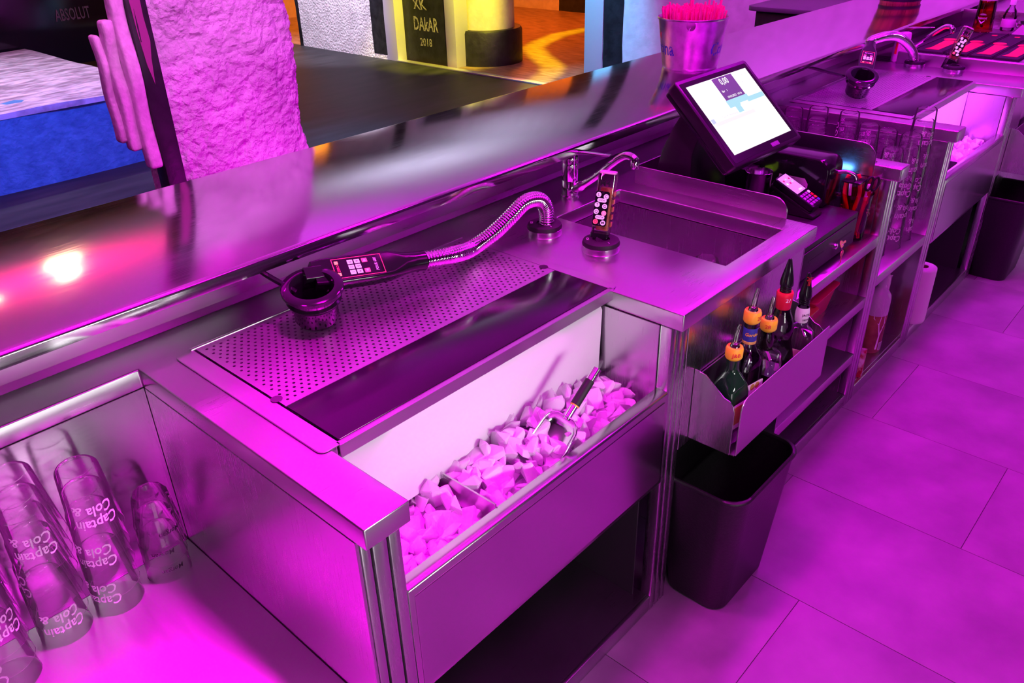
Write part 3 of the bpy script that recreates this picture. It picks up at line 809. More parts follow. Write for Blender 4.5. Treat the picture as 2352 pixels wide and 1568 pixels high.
# far one bends over in a tight arch, its head hanging face to the viewer
b2 = (SH + 1.07, .52, H)
fh = Matrix.Translation((3.245, .545, 1.045)) @ frame((0, 0, 0), (.10, .12, .45), (.75, -.40, -.25))
fh = Matrix.Translation((3.36, .555, .985)) @ frame((0, 0, 0), (.22, .05, .95), (.55, -.62, -.25))
fh = Matrix.Translation((3.10, .51, 1.04)) @ frame((0, 0, 0), (.90, .30, .24), (-.12, .90, .15))
hp2 = [(b2[0], b2[1], .905), (b2[0] - .012, .522, .935), (b2[0] - .05, .525, .975), (b2[0] - .14, .53, 1.025), (b2[0] - .26, .538, 1.068), (b2[0] - .38, .548, 1.085)]
hp2 += [tuple(fh @ Vector((.195, 0, -.012))), tuple(fh @ Vector((.158, 0, -.016)))]
dispenser('ribbed steel dispensing hose arching over the far drip tray', b2, hp2, fh, near=False)
# holster cups hung from the bar on black rods
def holster(label, c, tilt, rodpts):
    t = thing('hose_holster', label, 'holster', c)
    mt = tilt
    MB().lathe([(0, 0), (.044, 0), (.046, .004), (.047, .044), (.056, .050), (.058, .056), (.054, .060), (.056, .070), (.064, .076), (.064, .083), (.060, .086), (.046, .086), (.043, .080), (.041, .012), (0, .010)], 40, mt).build('cup', 'black_gloss', t, smooth=40)
    MB().lathe([(.0485, .046), (.0515, .048), (.0485, .050)], 36, mt).build('groove_ring', 'black_rubber', t)
    MB().tube(spline([Vector(p) - Vector(c) for p in rodpts], 5), .006, 8).build('hanging_rod', 'black_gloss', t)
    return t
holster('black rubber holster cup hanging from the bar over the near drip tray', (.338, .572, .9185), RZ(-35) @ RX(14), [(.268, .66, 1.034), (.275, .64, 1.02), (.292, .60, 1.000), (.305, .585, .985)])
holster('black rubber holster cup hanging from the bar over the far drip tray', (SH + .290, .488, .9215), RZ(-50) @ RX(22), [(SH + .12, .66, 1.034), (SH + .15, .62, 1.025), (SH + .20, .57, 1.005), (SH + .24, .53, .990)])

def soda_gun(label, base, mt_world, near=True):
    t = thing('soda_gun', label, 'soda gun', base)
    bo = Vector(base); base_ring(t, (0, 0, 0), .047)
    mt = Matrix.Translation(-bo) @ mt_world     # plate frame: x right, y up, z out
    MB().prism(rrect(.046, .030, .006), 'y', -.105, -.062, mt @ T((.003, 0, -.016))).build('socket_block', 'black_gloss', t, bevel=.001)
    MB().tube([mt @ Vector((.003, -.10, -.016)), (0, 0, .026)], .014, 12).build('black_stem', 'black_rubber', t)
    MB().prism(rrect(.044, .036, .006), 'y', -.062, .085, mt @ T((.004, 0, -.019))).build('clear_body', 'amber_glass', t, smooth=40)
    MB().prism(rrect(.030, .020, .003), 'y', -.055, .05, mt @ T((.006, 0, -.019))).build('valve_block', 'amber', t, smooth=40)
    MB().prism(rrect(.040, .032, .006), 'y', .085, .090, mt @ T((.004, 0, -.019))).build('top_cap', 'pink_cap', t, bevel=.001)
    for k in range(5): MB().prism([(.0215, -.030), (.0275, -.030), (.0275, -.014), (.0215, -.014)], 'y', -.045 + .019 * k, -.034 + .019 * k, mt @ T((0, 0, 0))).build('rib', 'amber', t, smooth=0)
    mb = MB(); quad_on(mb, mt, .035, .086, 0, 0, .0, .005, .0012); pl = mb.build('button_plate', 'black_gloss', t, smooth=0)
    B = [('L', -.0095, .034, 0), ('C', .0095, .031, 0), ('SODA', 0, .021, 1), ('T', -.0105, .009, 0), ('G', .0085, .007, 0), ('Q', -.0105, -.008, 0), ('B', .0085, -.010, 2), ('WATER', 0, -.021, 1), ('O', -.0095, -.033, 3), ('M', .0090, -.034, 0)]
    for s_, x, y, k in B:
        mb = MB(); pts = rrect(.023, .0090, .0044, 4, x, y) if k == 1 else rrect(.0122, .0122, .006, 4, x, y)
        mb.prism(pts, 'z', .0010, .0032, mt); mb.build('button', ('key_lilac', 'key_lilac', 'key_pinkred', 'key_red')[k], pl, smooth=40)
        if near:
            mb = MB(); text_on(mb, s_, .0095 if k != 1 else .0055, mt @ T((x, y, .0033)), th=.0001); mb.build('letter', 'ink_black' if k < 2 else ('ink_white' if k == 2 else 'ink_red'), t, smooth=0)
    mb = MB(); text_on(mb, 'M4', .021, mt @ T((.002, .062, -.0005))); mb.build('model_mark', 'ink_black', t, smooth=0)
    for y in (.040, -.038): MB().lathe([(0, .002), (.0022, .0015), (.0025, 0)], 10, mt @ T((.001 if y > 0 else .0, y, .0012))).build('screw', 'chrome', t)
    return t
M['key_pinkred'] = mat('half_lit_key', (.9, .3, .4), .4, emis=(1.0, .25, .40), estr=.6)
GM = Matrix.Translation((1.048, .361, 1.002)) @ Euler((rad(79), rad(3.5), rad(-66)), 'XYZ').to_matrix().to_4x4()
soda_gun('clear soda gun with lettered buttons standing on the near deck', (1.036, .349, H), GM)
GM2 = Matrix.Translation((3.775, .345, 1.005)) @ Euler((rad(82), rad(22), rad(-52)), 'XYZ').to_matrix().to_4x4()
soda_gun('clear soda gun with lettered buttons leaning on the far deck', (SH + 1.046, .337, H), GM2, near=False)

def faucet(label, c):
    t = thing('mixer_tap', label, 'tap', c)
    MB().lathe([(0, 0), (.027, 0), (.027, .004), (.0235, .007), (.0235, .048), (.0225, .0495), (.0225, .051), (.0235, .0525), (.0235, .098), (.0225, .102), (0, .102)], 32).build('body', 'chrome', t, smooth=40)
    MB().tube(spline([(0, -.012, .024), (0, -.05, .046), (0, -.105, .088), (0, -.150, .128), (0, -.185, .153), (0, -.208, .156), (0, -.222, .150)], 6), [.015] * 6 + [.011] * 24 + [.0105] * 7, 14).build('spout', 'chrome', t, smooth=60)
    MB().lathe([(0, 0), (.0115, 0), (.0125, .004), (.0125, .022), (.010, .028), (0, .028)], 20, T((0, -.222, .126))).build('aerator', 'chrome', t, smooth=40)
    hd = MB().lathe([(0, .102), (.0235, .102), (.0245, .110), (.0235, .124), (.018, .134), (0, .138)], 32).build('lever_cap', 'chrome', t, smooth=60)
    rg = []
    for y, z, w_, h_ in ((.018, .128, .030, .012), (-.01, .134, .030, .011), (-.05, .140, .024, .008), (-.10, .143, .018, .006), (-.135, .146, .014, .005), (-.142, .147, .008, .003)):
        rg.append([Vector((p[0], y, z + p[1])) for p in rrect(w_, h_, h_ / 2 - .0004, 3)])
    MB().loft(rg).build('lever', 'chrome', hd, smooth=60)
    return t
faucet('chrome mixer tap at the near sink beside the soda gun', (1.302, .660, H))
faucet('chrome mixer tap at the far end behind the bar mats', (SH + 1.302, .672, H))
# ================================================================== register bay
dr = thing('cash_drawer', 'black metal cash drawer with keys on the register shelf', 'cash drawer', (1.58, .055, .672))
DX, DY, DZ = .41, .44, .105
mb = MB(); mb.box(0, DX, .004, DY, .014, .014 + DZ); mb.build('case', 'drawer_black', dr, bevel=.002) if 'drawer_black' in M else None
M['drawer_black'] = noise_col(mat('black_powder_coat', (.02, .02, .022), .45), (.014, .013, .016), (.022, .020, .025), 200, 2, bump=.05)
mb.build('case', 'drawer_black', dr, bevel=.002)
MB().box(.012, DX - .012, 0, .004, .022, .102).build('drawer_front', 'drawer_black', dr, bevel=.001)
for a, b in ((.06, .165), (.265, .37)): MB().box(a, b, -.0005, .0005, .064, .069).build('slip_slot', 'ink_black', dr, smooth=0)
for x in (.03, DX - .03):
    for y in (.04, DY - .04): MB().lathe([(0, 0), (.012, 0), (.012, .014), (0, .014)], 12, T((x, y, 0))).build('foot', 'black_rubber', dr)
lk_ = MB().lathe([(0, .012), (.006, .012), (.009, .010), (.010, 0)], 20, T((.235, 0, .062)) @ RX(90)).build('lock', 'chrome', dr)
M['copper'] = mat('copper_pink_key', (.80, .30, .22), .35, .6)
def key(name, mt, par):
    mb = MB(); mb.prism([(.0105 * math.cos(rad(a)), .0105 * math.sin(rad(a))) for a in range(0, 360, 20)], 'z', -.001, .001, mt)
    mb.prism([(-.003, -.030), (.003, -.030), (.003, -.008), (-.003, -.008)], 'z', -.001, .001, mt)
    mb.prism([(.002 * math.cos(rad(a)), .006 + .002 * math.sin(rad(a))) for a in range(0, 360, 45)], 'z', -.0013, .0013, mt)
    return mb.build(name, 'copper', par, smooth=40)
key('lock_key', T((.262, -.014, .062)) @ RX(80) @ RZ(90) @ RY(10), dr)
MB().tube([(.268 + .006 * math.cos(a), -.016, .052 + .009 * math.sin(a)) for a in [2 * math.pi * k / 14 for k in range(15)]], .0008, 6).build('key_ring', 'chrome', dr)
key('spare_key', T((.268, -.018, .031)) @ RX(90), dr)

# touch screen register
ps = thing('touch_register', 'black touch screen register with bright white screen facing the aisle', 'register', (1.70, .47, .793))
PM = Matrix.Translation((1.703 - 1.70, .351 - .47, 1.114 - .793)) @ Euler((rad(42.3), rad(-1.7), rad(-4.0)), 'XYZ').to_matrix().to_4x4()
mb = MB(); mb.prism(rrect(.360, .300, .012), 'z', -.034, 0, PM); sc = mb.build('monitor', 'black_plastic', ps, bevel=.003, seg=2)
mb = MB(); mb.prism(rrect(.353, .293, .010), 'z', -.050, -.034, PM); mb.build('monitor_back', 'black_gloss', ps, bevel=.003)
mb = MB(); quad_on(mb, PM, .334, .276, 0, 0, .0005, .004); mb.build('bezel_glass', 'black_glass', sc, smooth=0)
M['screen_white'] = mat('lit_screen', (.02, .02, .02), .3, emis=(1.0, .99, 1.0), estr=1.15)
M['screen_violet'] = mat('lit_screen_violet', (.02, .02, .02), .3, emis=(.13, .06, .24), estr=1.0)
M['screen_teal'] = mat('lit_screen_teal', (.02, .02, .02), .3, emis=(.38, .80, .86), estr=1.0)
M['screen_grey'] = mat('lit_screen_grey', (.02, .02, .02), .3, emis=(.74, .72, .82), estr=1.0)
M['screen_blue'] = mat('lit_screen_blue', (.02, .02, .02), .3, emis=(.55, .66, .92), estr=1.0)
M['screen_peach'] = mat('lit_screen_peach', (.02, .02, .02), .3, emis=(1.0, .93, .88), estr=1.0)
W_, H_ = .302, .238
mb = MB(); quad_on(mb, PM, W_, H_, .002, .004, .0009); dsp = mb.build('display', 'screen_white', sc, smooth=0)
def scr(name, m, x0, x1, y0, y1, z=.0011):
    mb = MB(); quad_on(mb, PM, x1 - x0, y1 - y0, .002 + (x0 + x1) / 2, .004 + (y0 + y1) / 2, z); mb.build(name, m, ps, smooth=0)
hw, hh = W_ / 2, H_ / 2
scr('display_field', 'screen_violet', -.030, .070, .040, hh - .002)
scr('display_field', 'screen_teal', -.034, hh + .030, .014, .040)
scr('display_field', 'screen_teal', -.010, .016, -.008, .014)
scr('display_field', 'screen_white', .075, hw - .002, .030, hh - .004, .0013)
scr('display_field', 'screen_white', .020, .060, .000, .020, .0013)
scr('display_field', 'screen_peach', -.14, .06, -.024, -.012)
scr('display_field', 'screen_blue', -hw + .004, -hw + .020, -.014, .002)
mb = MB(); text_on(mb, '0,00', .030, PM @ T((.020, .104, .0014)), sx=.8, th=.0001); text_on(mb, '10:03:2022  10:16', .010, PM @ T((.024, .052, .0014)), th=.0001); text_on(mb, 'Bar   1', .010, PM @ T((-.005, .074, .0014)), th=.0001)
mb.build('display_digits', 'screen_white', ps, smooth=0)
mb = MB()
for r_ in range(3):
    for c_ in range(3): text_on(mb, '789456123'[r_ * 3 + c_], .010, PM @ T((.095 + .020 * c_, .105 - .022 * r_, .0016)), th=.0001)
text_on(mb, '0', .010, PM @ T((.095, .038, .0016)), th=.0001)
text_on(mb, '1  Tisch 4   Rechnung', .010, PM @ T((-.06, .000, .0014)), th=.0001)
mb.build('display_keys', 'screen_grey', ps, smooth=0)
mb = MB(); quad_on(mb, PM, .040, .013, .045, -.132, .0010, .002); mb.build('badge', 'badge_grey', sc, smooth=0) if 'badge_grey' in M else None
M['badge_grey'] = mat('grey_violet_badge', (.22, .16, .28), .4)
mb.build('badge', 'badge_grey', sc, smooth=0)
mb = MB(); text_on(mb, 'VECTRON', .0085, PM @ T((.045, -.132, .0013)), sx=.85, th=.0001); mb.build('badge_lettering', 'badge_light', ps, smooth=0) if 'badge_light' in M else None
M['badge_light'] = mat('badge_print', (.45, .35, .52), .4)
mb.build('badge_lettering', 'badge_light', ps, smooth=0)
# tapering stand behind the screen
rg = []
for z, xa, xb, ya, yb in ((0, -.125, .10, -.06, .085), (.10, -.120, .095, -.045, .085), (.20, -.105, .085, -.035, .070), (.27, -.090, .075, -.050, .045), (.33, -.085, .070, -.060, .012)):
    rg.append([Vector((xa, ya, z)), Vector((xb, ya, z)), Vector((xb, yb, z)), Vector((xa, yb, z))])
MB().loft(rg).build('stand', 'black_plastic', ps, bevel=.006, seg=2)
MB().box(-.128, -.122, -.04, .07, .01, .11).build('stand_cover', 'black_rubber', ps, bevel=.002)

# steel shaker cup
MB_ = MB().lathe([(0, 0), (.036, 0), (.0375, .003), (.0415, .108), (.0425, .110), (.0415, .111), (.0400, .108), (.0365, .006), (0, .005)], 36)
tag(MB_.build('steel_cup', 'chrome_soft', loc=(1.845, .335, .793), smooth=40), 'plain steel shaker cup beside the card terminal', 'cup')
# receipt printer with rounded hood
pt = thing('receipt_printer', 'black receipt printer with rounded hood and paper sticker', 'printer', (1.995, .34, .793))
prof = [(-.185, 0), (.19, 0), (.19, .150)]
for k in range(7): a = rad(90 + 90 * k / 6); prof.append((-.150 + .038 * math.cos(a), .112 + .038 * math.sin(a)))
MB().prism(prof, 'x', -.055, .055).build('case', 'black_gloss', pt, bevel=.008, seg=3)
mb = MB(); fr = frame((-.0556, -.075, .055), (0, -1, 0), (0, 0, 1)); mb.prism([(-.045, -.030), (.052, -.030), (.052, .012), (.040, .028), (-.045, .028)], 'z', 0, .0006, fr); st = mb.build('sticker', 'lilac_paper', pt, smooth=0) if 'lilac_paper' in M else None
M['lilac_paper'] = mat('grey_paper_sticker', (.62, .60, .64), .7)
st = mb.build('sticker', 'lilac_paper', pt, smooth=0)
mb = MB()
for k in range(9): quad_on(mb, fr, .050 - .008 * (k % 3), .0012, -.016 - .004 * (k % 3), .024 - .0055 * k, .0009)
quad_on(mb, fr, .012, .012, .040, -.002, .0009, .004); quad_on(mb, fr, .011, .014, .040, -.020, .0009, .002)
mb.build('sticker_print', 'ink_black', st, smooth=0)
MB().tube(spline([(.02, -.186, .10), (.03, -.215, .102), (.038, -.235, .092), (.040, -.242, .075)], 5), .006, 10).build('lever', 'chrome_soft', pt, smooth=60)
MB().box(.015, .075, -.262, -.205, .072, .077).build('paper_flap', 'black_gloss', pt, bevel=.001)
M['led_blue'] = mat('blue_led', (.2, .5, 1), .4, emis=(.10, .35, 1.0), estr=25)
MB().box(.0555, .060, -.16, -.12, .055, .062).build('status_led', 'led_blue', pt, smooth=0)
# small display with green screen
sd = thing('customer_display', 'small black display with glowing green screen behind the steel cup', 'display', (1.895, .43, .793))
mt = T((0, 0, .075)) @ RX(50)
MB().prism([(-.055, .0), (.05, 0), (.05, .055), (.03, .10), (-.055, .10)], 'x', -.035, .035).build('case', 'black_plastic', sd, bevel=.003)
M['green_lcd'] = mat('green_lcd', (.6, 1, .1), .4, emis=(.62, 1.0, .02), estr=1.3)
mb = MB(); fr = frame((-.008, -.0562, .082), (1, 0, 0), (0, .25, 1)); mb.prism([(-.026, -.022), (.026, -.022), (.026, .016), (-.026, .016)], 'z', 0, .001, fr); mb.build('lcd', 'green_lcd', sd, smooth=0)
mb = MB(); mb.box(-.035, .02, -.02, -.017, .095, .135); mb.build('paper_slip', 'paper', sd, smooth=0)
# card terminal on its cradle
ct = thing('card_terminal', 'black card payment terminal with lit screen on angled cradle', 'card terminal', (1.86, .205, .793))
TM = Matrix.Translation((0, 0, .072)) @ Euler((rad(26), rad(-4), 0), 'XYZ').to_matrix().to_4x4()
MB().prism(rrect(.068, .150, .010), 'z', -.020, 0, TM).build('body', 'black_gloss', ct, bevel=.003)
MB().prism(rrect(.070, .152, .010), 'z', -.034, -.021, TM).build('lower_shell', 'black_plastic', ct, bevel=.003)
MB().prism([(-.070, 0), (.075, 0), (.075, .058), (.05, .062), (-.070, .008)], 'x', -.032, .032).build('cradle', 'black_plastic', ct, bevel=.003)
M['screen_lilac'] = mat('terminal_screen', (.7, .55, .85), .3, emis=(.45, .30, .62), estr=.8)
mb = MB(); quad_on(mb, TM, .056, .078, 0, .030, .0008, .002); tsn = mb.build('screen', 'screen_lilac', ct, smooth=0)
icons = [(-.016, .050, 'ink_red'), (0, .052, 'screen_blue'), (.016, .050, 'ink_red'), (-.016, .036, 'screen_white'), (0, .034, 'ink_red'), (.016, .036, 'screen_blue')]
for x, y, m_ in icons:
    mb = MB(); quad_on(mb, TM, .007, .007, x, y, .0011, .002); mb.build('icon', m_, tsn, smooth=0)
mb = MB(); text_on(mb, '10:16', .009, TM @ T((.008, .000, .0011)), th=.0001); mb.build('clock', 'screen_white', ct, smooth=0)
for r_ in range(4):
    for c_ in range(3):
        x = -.022 + .0155 * c_; y = -.022 - .0125 * r_
        mb = MB(); quad_on(mb, TM, .013, .0095, x, y, .0006, .001); mb.build('key', 'key_dim', tsn, smooth=0) if 'key_dim' in M else None
        if 'key_dim' not in M:
            M['key_dim'] = mat('terminal_key', (.30, .10, .40), .4); mb.build('key', 'key_dim', tsn, smooth=0)
        mb = MB(); text_on(mb, '123456789-0.'[r_ * 3 + c_], .008, TM @ T((x, y, .0009)), th=.0001); mb.build('digit', 'ink_white', ct, smooth=0)
for k, m_ in enumerate(('key_lilac', 'ink_red', 'orange', 'screen_blue2')):
    if m_ == 'screen_blue2': M[m_] = mat('blue_key', (.10, .22, .55), .4)
    mb = MB(); quad_on(mb, TM, .0115, .0095, .0255, -.022 - .0125 * k, .0006, .001); mb.build('function_key', m_, tsn, smooth=0)

# red pitcher of tools
M['red_clear'] = thin_glass('red_clear_plastic', tint=(.85, .03, .05), ior=1.45, rough=.05, mixadd=.04)
def red_pitcher(name, label, loc, rot, flip=False):
    t = thing(name, label, 'pitcher', loc, rot)
    MB().lathe([(0, .004), (.041, .004), (.043, .010), (.048, .140), (.051, .152)], 40).build('wall', 'red_clear', t, smooth=60)
    MB().lathe([(0, 0), (.042, 0), (.0435, .004), (.0435, .010), (0, .008)], 40).build('base', 'red_clear', t, smooth=40)
    MB().tube(spline([(.047, 0, .135), (.070, 0, .132), (.084, 0, .105), (.080, 0, .060), (.062, 0, .035), (.045, 0, .030)], 6), .0065, 10).build('handle', 'red_clear', t, smooth=60)
    mb = MB(); text_cone(mb, 'SMIRNOFF', .0095, lambda z: .0445 + .035 * (z / .14) * .12, .085, rad(200), flip=flip)
    rf = lambda z: .0432 + (z - .01) / .13 * .005 + .0006
    def wrap(poly):
        vs = [(rf(z) * math.cos(rad(200) + x / rf(z)), rf(z) * math.sin(rad(200) + x / rf(z)), z) for x, z in poly]; mb.add(vs, [list(range(len(vs)))])
    s_ = -1 if flip else 1
    for k in range(7):
        a = rad(30 + 20 * k); wrap([(.018 * math.cos(a) * .6, .085 + s_ * (.010 + .004)), (.020 * math.cos(a + .12), .085 + s_ * (.012 + .012 * math.sin(a))), (.020 * math.cos(a - .12), .085 + s_ * (.012 + .012 * math.sin(a)))])
    wrap([(-.022, .079), (.022, .079), (.022, .0815), (-.022, .0815)]); wrap([(-.022, .089), (.022, .089), (.022, .0915), (-.022, .0915)])
    wrap([(-.016, .077), (-.010, .068), (0, .058), (.010, .068), (.016, .077), (.006, .072), (0, .066), (-.006, .072)] if not flip else [(-.016, .093), (-.006, .098), (0, .104), (.006, .098), (.016, .093), (.010, .102), (0, .112), (-.010, .102)])
    mb.build('emblem', 'ink_white', t, smooth=0)
    return t
red_pitcher('red_pitcher', 'clear red plastic pitcher full of tools beside the cash drawer', (2.068, .100, .672), (0, 0, rad(100)))
# tools in it: red handled pliers, scissors, marker, pen
def tool_pliers(label, loc, rot):
    t = thing('pliers', label, 'pliers', loc, rot)
    MB().tube(spline([(-.004, 0, .03), (-.010, 0, .07), (-.022, 0, .12), (-.020, 0, .165), (-.014, 0, .185)], 5), [.005] * 6 + [.0065] * 15, 10).build('grip', 'red', t, smooth=60)
    MB().tube(spline([(.004, 0, .03), (.010, 0, .07), (.022, 0, .12), (.020, 0, .165), (.014, 0, .185)], 5), [.005] * 6 + [.0065] * 15, 10).build('grip', 'red', t, smooth=60)
    MB().box(-.006, .006, -.004, .004, 0, .05).build('jaws', 'chrome_soft', t, bevel=.002)
    return t
tool_pliers('red handled pliers standing in the red pitcher', (2.068, .105, .690), (rad(-5), rad(-4), rad(-60)))
sz = thing('scissors', 'black handled scissors standing in the red pitcher', 'scissors', (2.078, .085, .690), (rad(4), rad(6), rad(-40)))
for s_ in (-1, 1):
    MB().tube([(s_ * .010 + .011 * math.cos(a), 0, .165 + .022 * math.sin(a)) for a in [2 * math.pi * k / 18 for k in range(19)]], .004, 8).build('finger_loop', 'black_rubber', sz, smooth=60)
MB().prism([(-.006, 0), (0, .0), (.006, .14), (-.006, .14)], 'y', -.0015, .0015).build('blades', 'chrome_soft', sz)
def pen(label, m, loc, rot, L=.165, r=.0055):
    t = thing('marker_pen', label, 'pen', loc, rot)
    MB().lathe([(0, 0), (r * .5, .003), (r, .012), (r, L * .7), (0, L * .7)], 14).build('barrel', m, t)
    MB().lathe([(0, L * .7), (r * 1.12, L * .7), (r * 1.12, L), (r * .7, L + .003), (0, L + .003)], 14).build('cap', 'ink_white', t)
pen('white capped marker leaning in the red pitcher', 'ink_red', (2.060, .080, .684), (rad(2), rad(10), 0))
pen('slim pen leaning in the red pitcher at the rim', 'ink_black', (2.074, .112, .684), (rad(-4), rad(9), rad(30)), .17, .004)
# loose key ring on the arm end
MB_ = MB().tube([(.016 * math.cos(a), .016 * math.sin(a), .0015 + .0006 * math.sin(2 * a)) for a in [2 * math.pi * k / 24 for k in range(25)]], .0013, 6)
tag(MB_.build('wire_ring', 'chrome', loc=(2.160, .105, H), smooth=60), 'small wire ring lying on the steel arm right of the register', 'ring')
# ================================================================== ice
M['ice'] = mat('ice', (.97, .97, 1.0), .25, trans=.35, ior=1.31)
pb(M['ice']).inputs['Subsurface Weight'].default_value = .0
M['ice_bed'] = noise_col(mat('packed_ice', (.9, .9, .95), .4, trans=.25, ior=1.31), (.72, .72, .80), (.92, .92, .98), 30, 4, bump=.6, bscale=45, dist=.02)
ice_meshes = []
for s_ in range(8):
    r_ = random.Random(100 + s_); bm = bmesh.new()
    pts = [Vector((r_.uniform(-1, 1), r_.uniform(-1, 1), r_.uniform(-1, 1))) for _ in range(16)]
    fl_ = r_.choice((.35, .45, .6, .8))
    for p in pts: bm.verts.new((p.x * .024, p.y * .020, p.z * .022 * fl_))
    ret = bmesh.ops.convex_hull(bm, input=bm.verts); 
    bmesh.ops.delete(bm, geom=[g for g in ret['geom_interior'] if isinstance(g, bmesh.types.BMVert)], context='VERTS')
    bmesh.ops.bevel(bm, geom=bm.edges[:], offset=.0012, segments=1, affect='EDGES', clamp_overlap=True)
    me = bpy.data.meshes.new('ice_chunk'); bm.to_mesh(me); bm.free(); me.materials.append(M['ice']); ice_meshes.append(me)
def ice_fill(x0, x1, y0, y1, zf, n, label, group, seed, smin=.75, smax=1.35):
    r_ = random.Random(seed); k = 0
    pts = []
    for _ in range(n * 30):
        if len(pts) >= n: break
        x, y = r_.uniform(x0 + .016, x1 - .016), r_.uniform(y0 + .012, y1 - .008)
        lay = len(pts) % 2
        if all((x - a) ** 2 + (y - b) ** 2 > (.019 if lay == c else .008) ** 2 for a, b, c in pts): pts.append((x, y, lay))
    for x, y, lay in pts:
        o = bpy.data.objects.new('ice_chunk', r_.choice(ice_meshes)); COL.objects.link(o)
        o.location = (x, y, zf(x, y) - .016 * lay + r_.uniform(-.004, .006)); o.rotation_euler = (r_.uniform(0, 6.3), r_.uniform(0, 6.3), r_.uniform(0, 6.3))
        s_ = r_.uniform(smin, smax); o.scale = (s_, s_, s_)
        tag(o, label, 'ice chunk', group)
def ice_bed(name, label, x0, x1, y0, y1, zf, seed):
    from mathutils import noise as mn
    mb = MB(); nx, ny = 40, 20; vs = []
    for j in range(ny + 1):
        for i in range(nx + 1):
            x = x0 + (x1 - x0) * i / nx; y = y0 + (y1 - y0) * j / ny
            vs.append((x, y, zf(x, y) - .030 + .018 * mn.noise(Vector((x * 40, y * 40, seed)))))
    mb.add(vs, [(j * (nx + 1) + i, j * (nx + 1) + i + 1, (j + 1) * (nx + 1) + i + 1, (j + 1) * (nx + 1) + i) for j in range(ny) for i in range(nx)])
    o = mb.build(name, 'ice_bed', smooth=0, kind='stuff'); tag(o, label, 'ice')
zf1 = lambda x, y: .655 + .045 * min(1, max(0, (y - .06) / .12)) + .015 * math.sin(x * 14)
ice_fill(.336, .855, .062, .262, zf1, 215, 'crushed ice chunk in the large compartment of the near ice well', 'ice in the near large compartment', 5)
ice_bed('ice_bed', 'packed crushed ice under the chunks in the near large compartment', .334, .856, .060, .396, lambda x, y: zf1(x, y), 1)
zf2 = lambda x, y: .628 + .03 * min(1, max(0, (y - .06) / .12)) + .02 * math.sin(x * 25)
ice_fill(.092, .324, .062, .235, zf2, 75, 'big clear ice chunk in the small compartment of the near ice well', 'ice in the near small compartment', 6, .9, 1.7)
ice_bed('ice_bed', 'packed ice under the chunks in the near small compartment', .090, .326, .060, .396, lambda x, y: zf2(x, y), 2)
zf3 = lambda x, y: .655
ice_fill(SH + .50, SH + .855, .062, .20, zf3, 60, 'crushed ice chunk in the far ice well', 'ice in the far well', 8)
ice_bed('ice_bed', 'packed crushed ice in the far ice well', SH + .334, SH + .856, .060, .396, zf3, 3)
# ice scoop
sp = thing('ice_scoop', 'steel ice scoop with black grip stuck in the near ice', 'scoop', (.555, .10, .722))
def seg(a, b, r0, r1, name, m):
    MB().tube([Vector(a) - Vector((.555, .10, .70)), Vector(b) - Vector((.555, .10, .70))], [r0, r1], 18).build(name, m, sp, smooth=40)
A, B = Vector((.584, .100, .708)), Vector((.688, .096, .790))
L = lambda t: A.lerp(B, t)
seg(L(.05), L(.30), .0085, .0085, 'ferrule', 'chrome_soft'); seg(L(.30), L(.32), .0100, .0100, 'orange_ring', 'orange'); seg(L(.32), L(.78), .0105, .0105, 'grip', 'black_rubber'); seg(L(.78), L(1.0), .0098, .0098, 'end_cap', 'chrome_soft')
ax = (B - A).normalized(); sd_ = Vector((.30, -.95, .0)); sd_ = (sd_ - ax * sd_.dot(ax)).normalized(); up_ = sd_.cross(ax) * -1
if up_.z < 0: up_ = -up_
rings = []; inner = []
for t, w_, d_ in ((.012, .020, .012), (.004, .034, .024), (-.012, .040, .030), (-.05, .042, .032), (-.085, .042, .028)):
    c = A + ax * t - Vector((.555, .10, .70)); ring = []
    for k in range(15):
        a = math.pi * k / 14; x = math.cos(a); y = -abs(math.sin(a)) ** .55
        ring.append(c + sd_ * (w_ * x) + up_ * (d_ * y + .014))
    rings.append(ring)
mb = MB(); vs = [v for r in rings for v in r]; n_ = 15
fs = [(k * n_ + i, k * n_ + i + 1, (k + 1) * n_ + i + 1, (k + 1) * n_ + i) for k in range(4) for i in range(n_ - 1)] + [tuple(range(n_))]
mb.add(vs, fs); o = mb.build('bowl', 'chrome_soft', sp, smooth=50)
md = o.modifiers.new('sheet', 'SOLIDIFY'); md.thickness = .0016

# ================================================================== bottle rack and bottles
rk = thing('bottle_rack', 'folded steel bottle rack hanging on the sink unit front', 'rack', (.98, .026, .505))
sideL = [(0, 0), (-.112, 0), (-.112, .120)] + [(-.112 + .03 * (1 - math.cos(rad(a))), .120 + .03 * math.sin(rad(a))) for a in (30, 60, 90)] + [(-.060, .168), (-.030, .192), (-.004, .197), (0, .197)]
MB().prism(sideL, 'x', 0, .003).build('side_plate', 'steel_v', rk, bevel=.0006, seg=1)
MB().prism(sideL, 'x', .484, .487).build('side_plate', 'steel_v', rk, bevel=.0006, seg=1)
fp = [(.006, 0), (.482, 0)] + [(.482, .155)] + [(.006 + .028 - .028 * math.sin(rad(a)), .155 - .028 + .028 * math.cos(rad(a))) for a in (0, 30, 60, 90)]
MB().prism(fp, 'y', -.126, -.123).build('front_plate', 'steel', rk, bevel=.0006, seg=1)
MB().box(.003, .484, -.123, -.001, 0, .003).build('floor_plate', 'steel', rk, smooth=0)
MB().box(.003, .484, -.004, -.001, .003, .175).build('back_plate', 'steel', rk, smooth=0)
M['green_glass'] = mat('dark_green_bottle_glass', (.006, .035, .012), .06, coat=.5)
M['dark_liquid'] = mat('dark_bottle_contents', (.008, .004, .006), .05, coat=.6)
M['clear_b'] = thin_glass('bottle_glass', tint=(.97, .97, 1.0), mixadd=.05)
M['frost'] = mat('frosted_bottle', (.80, .78, .84), .35, trans=.3)
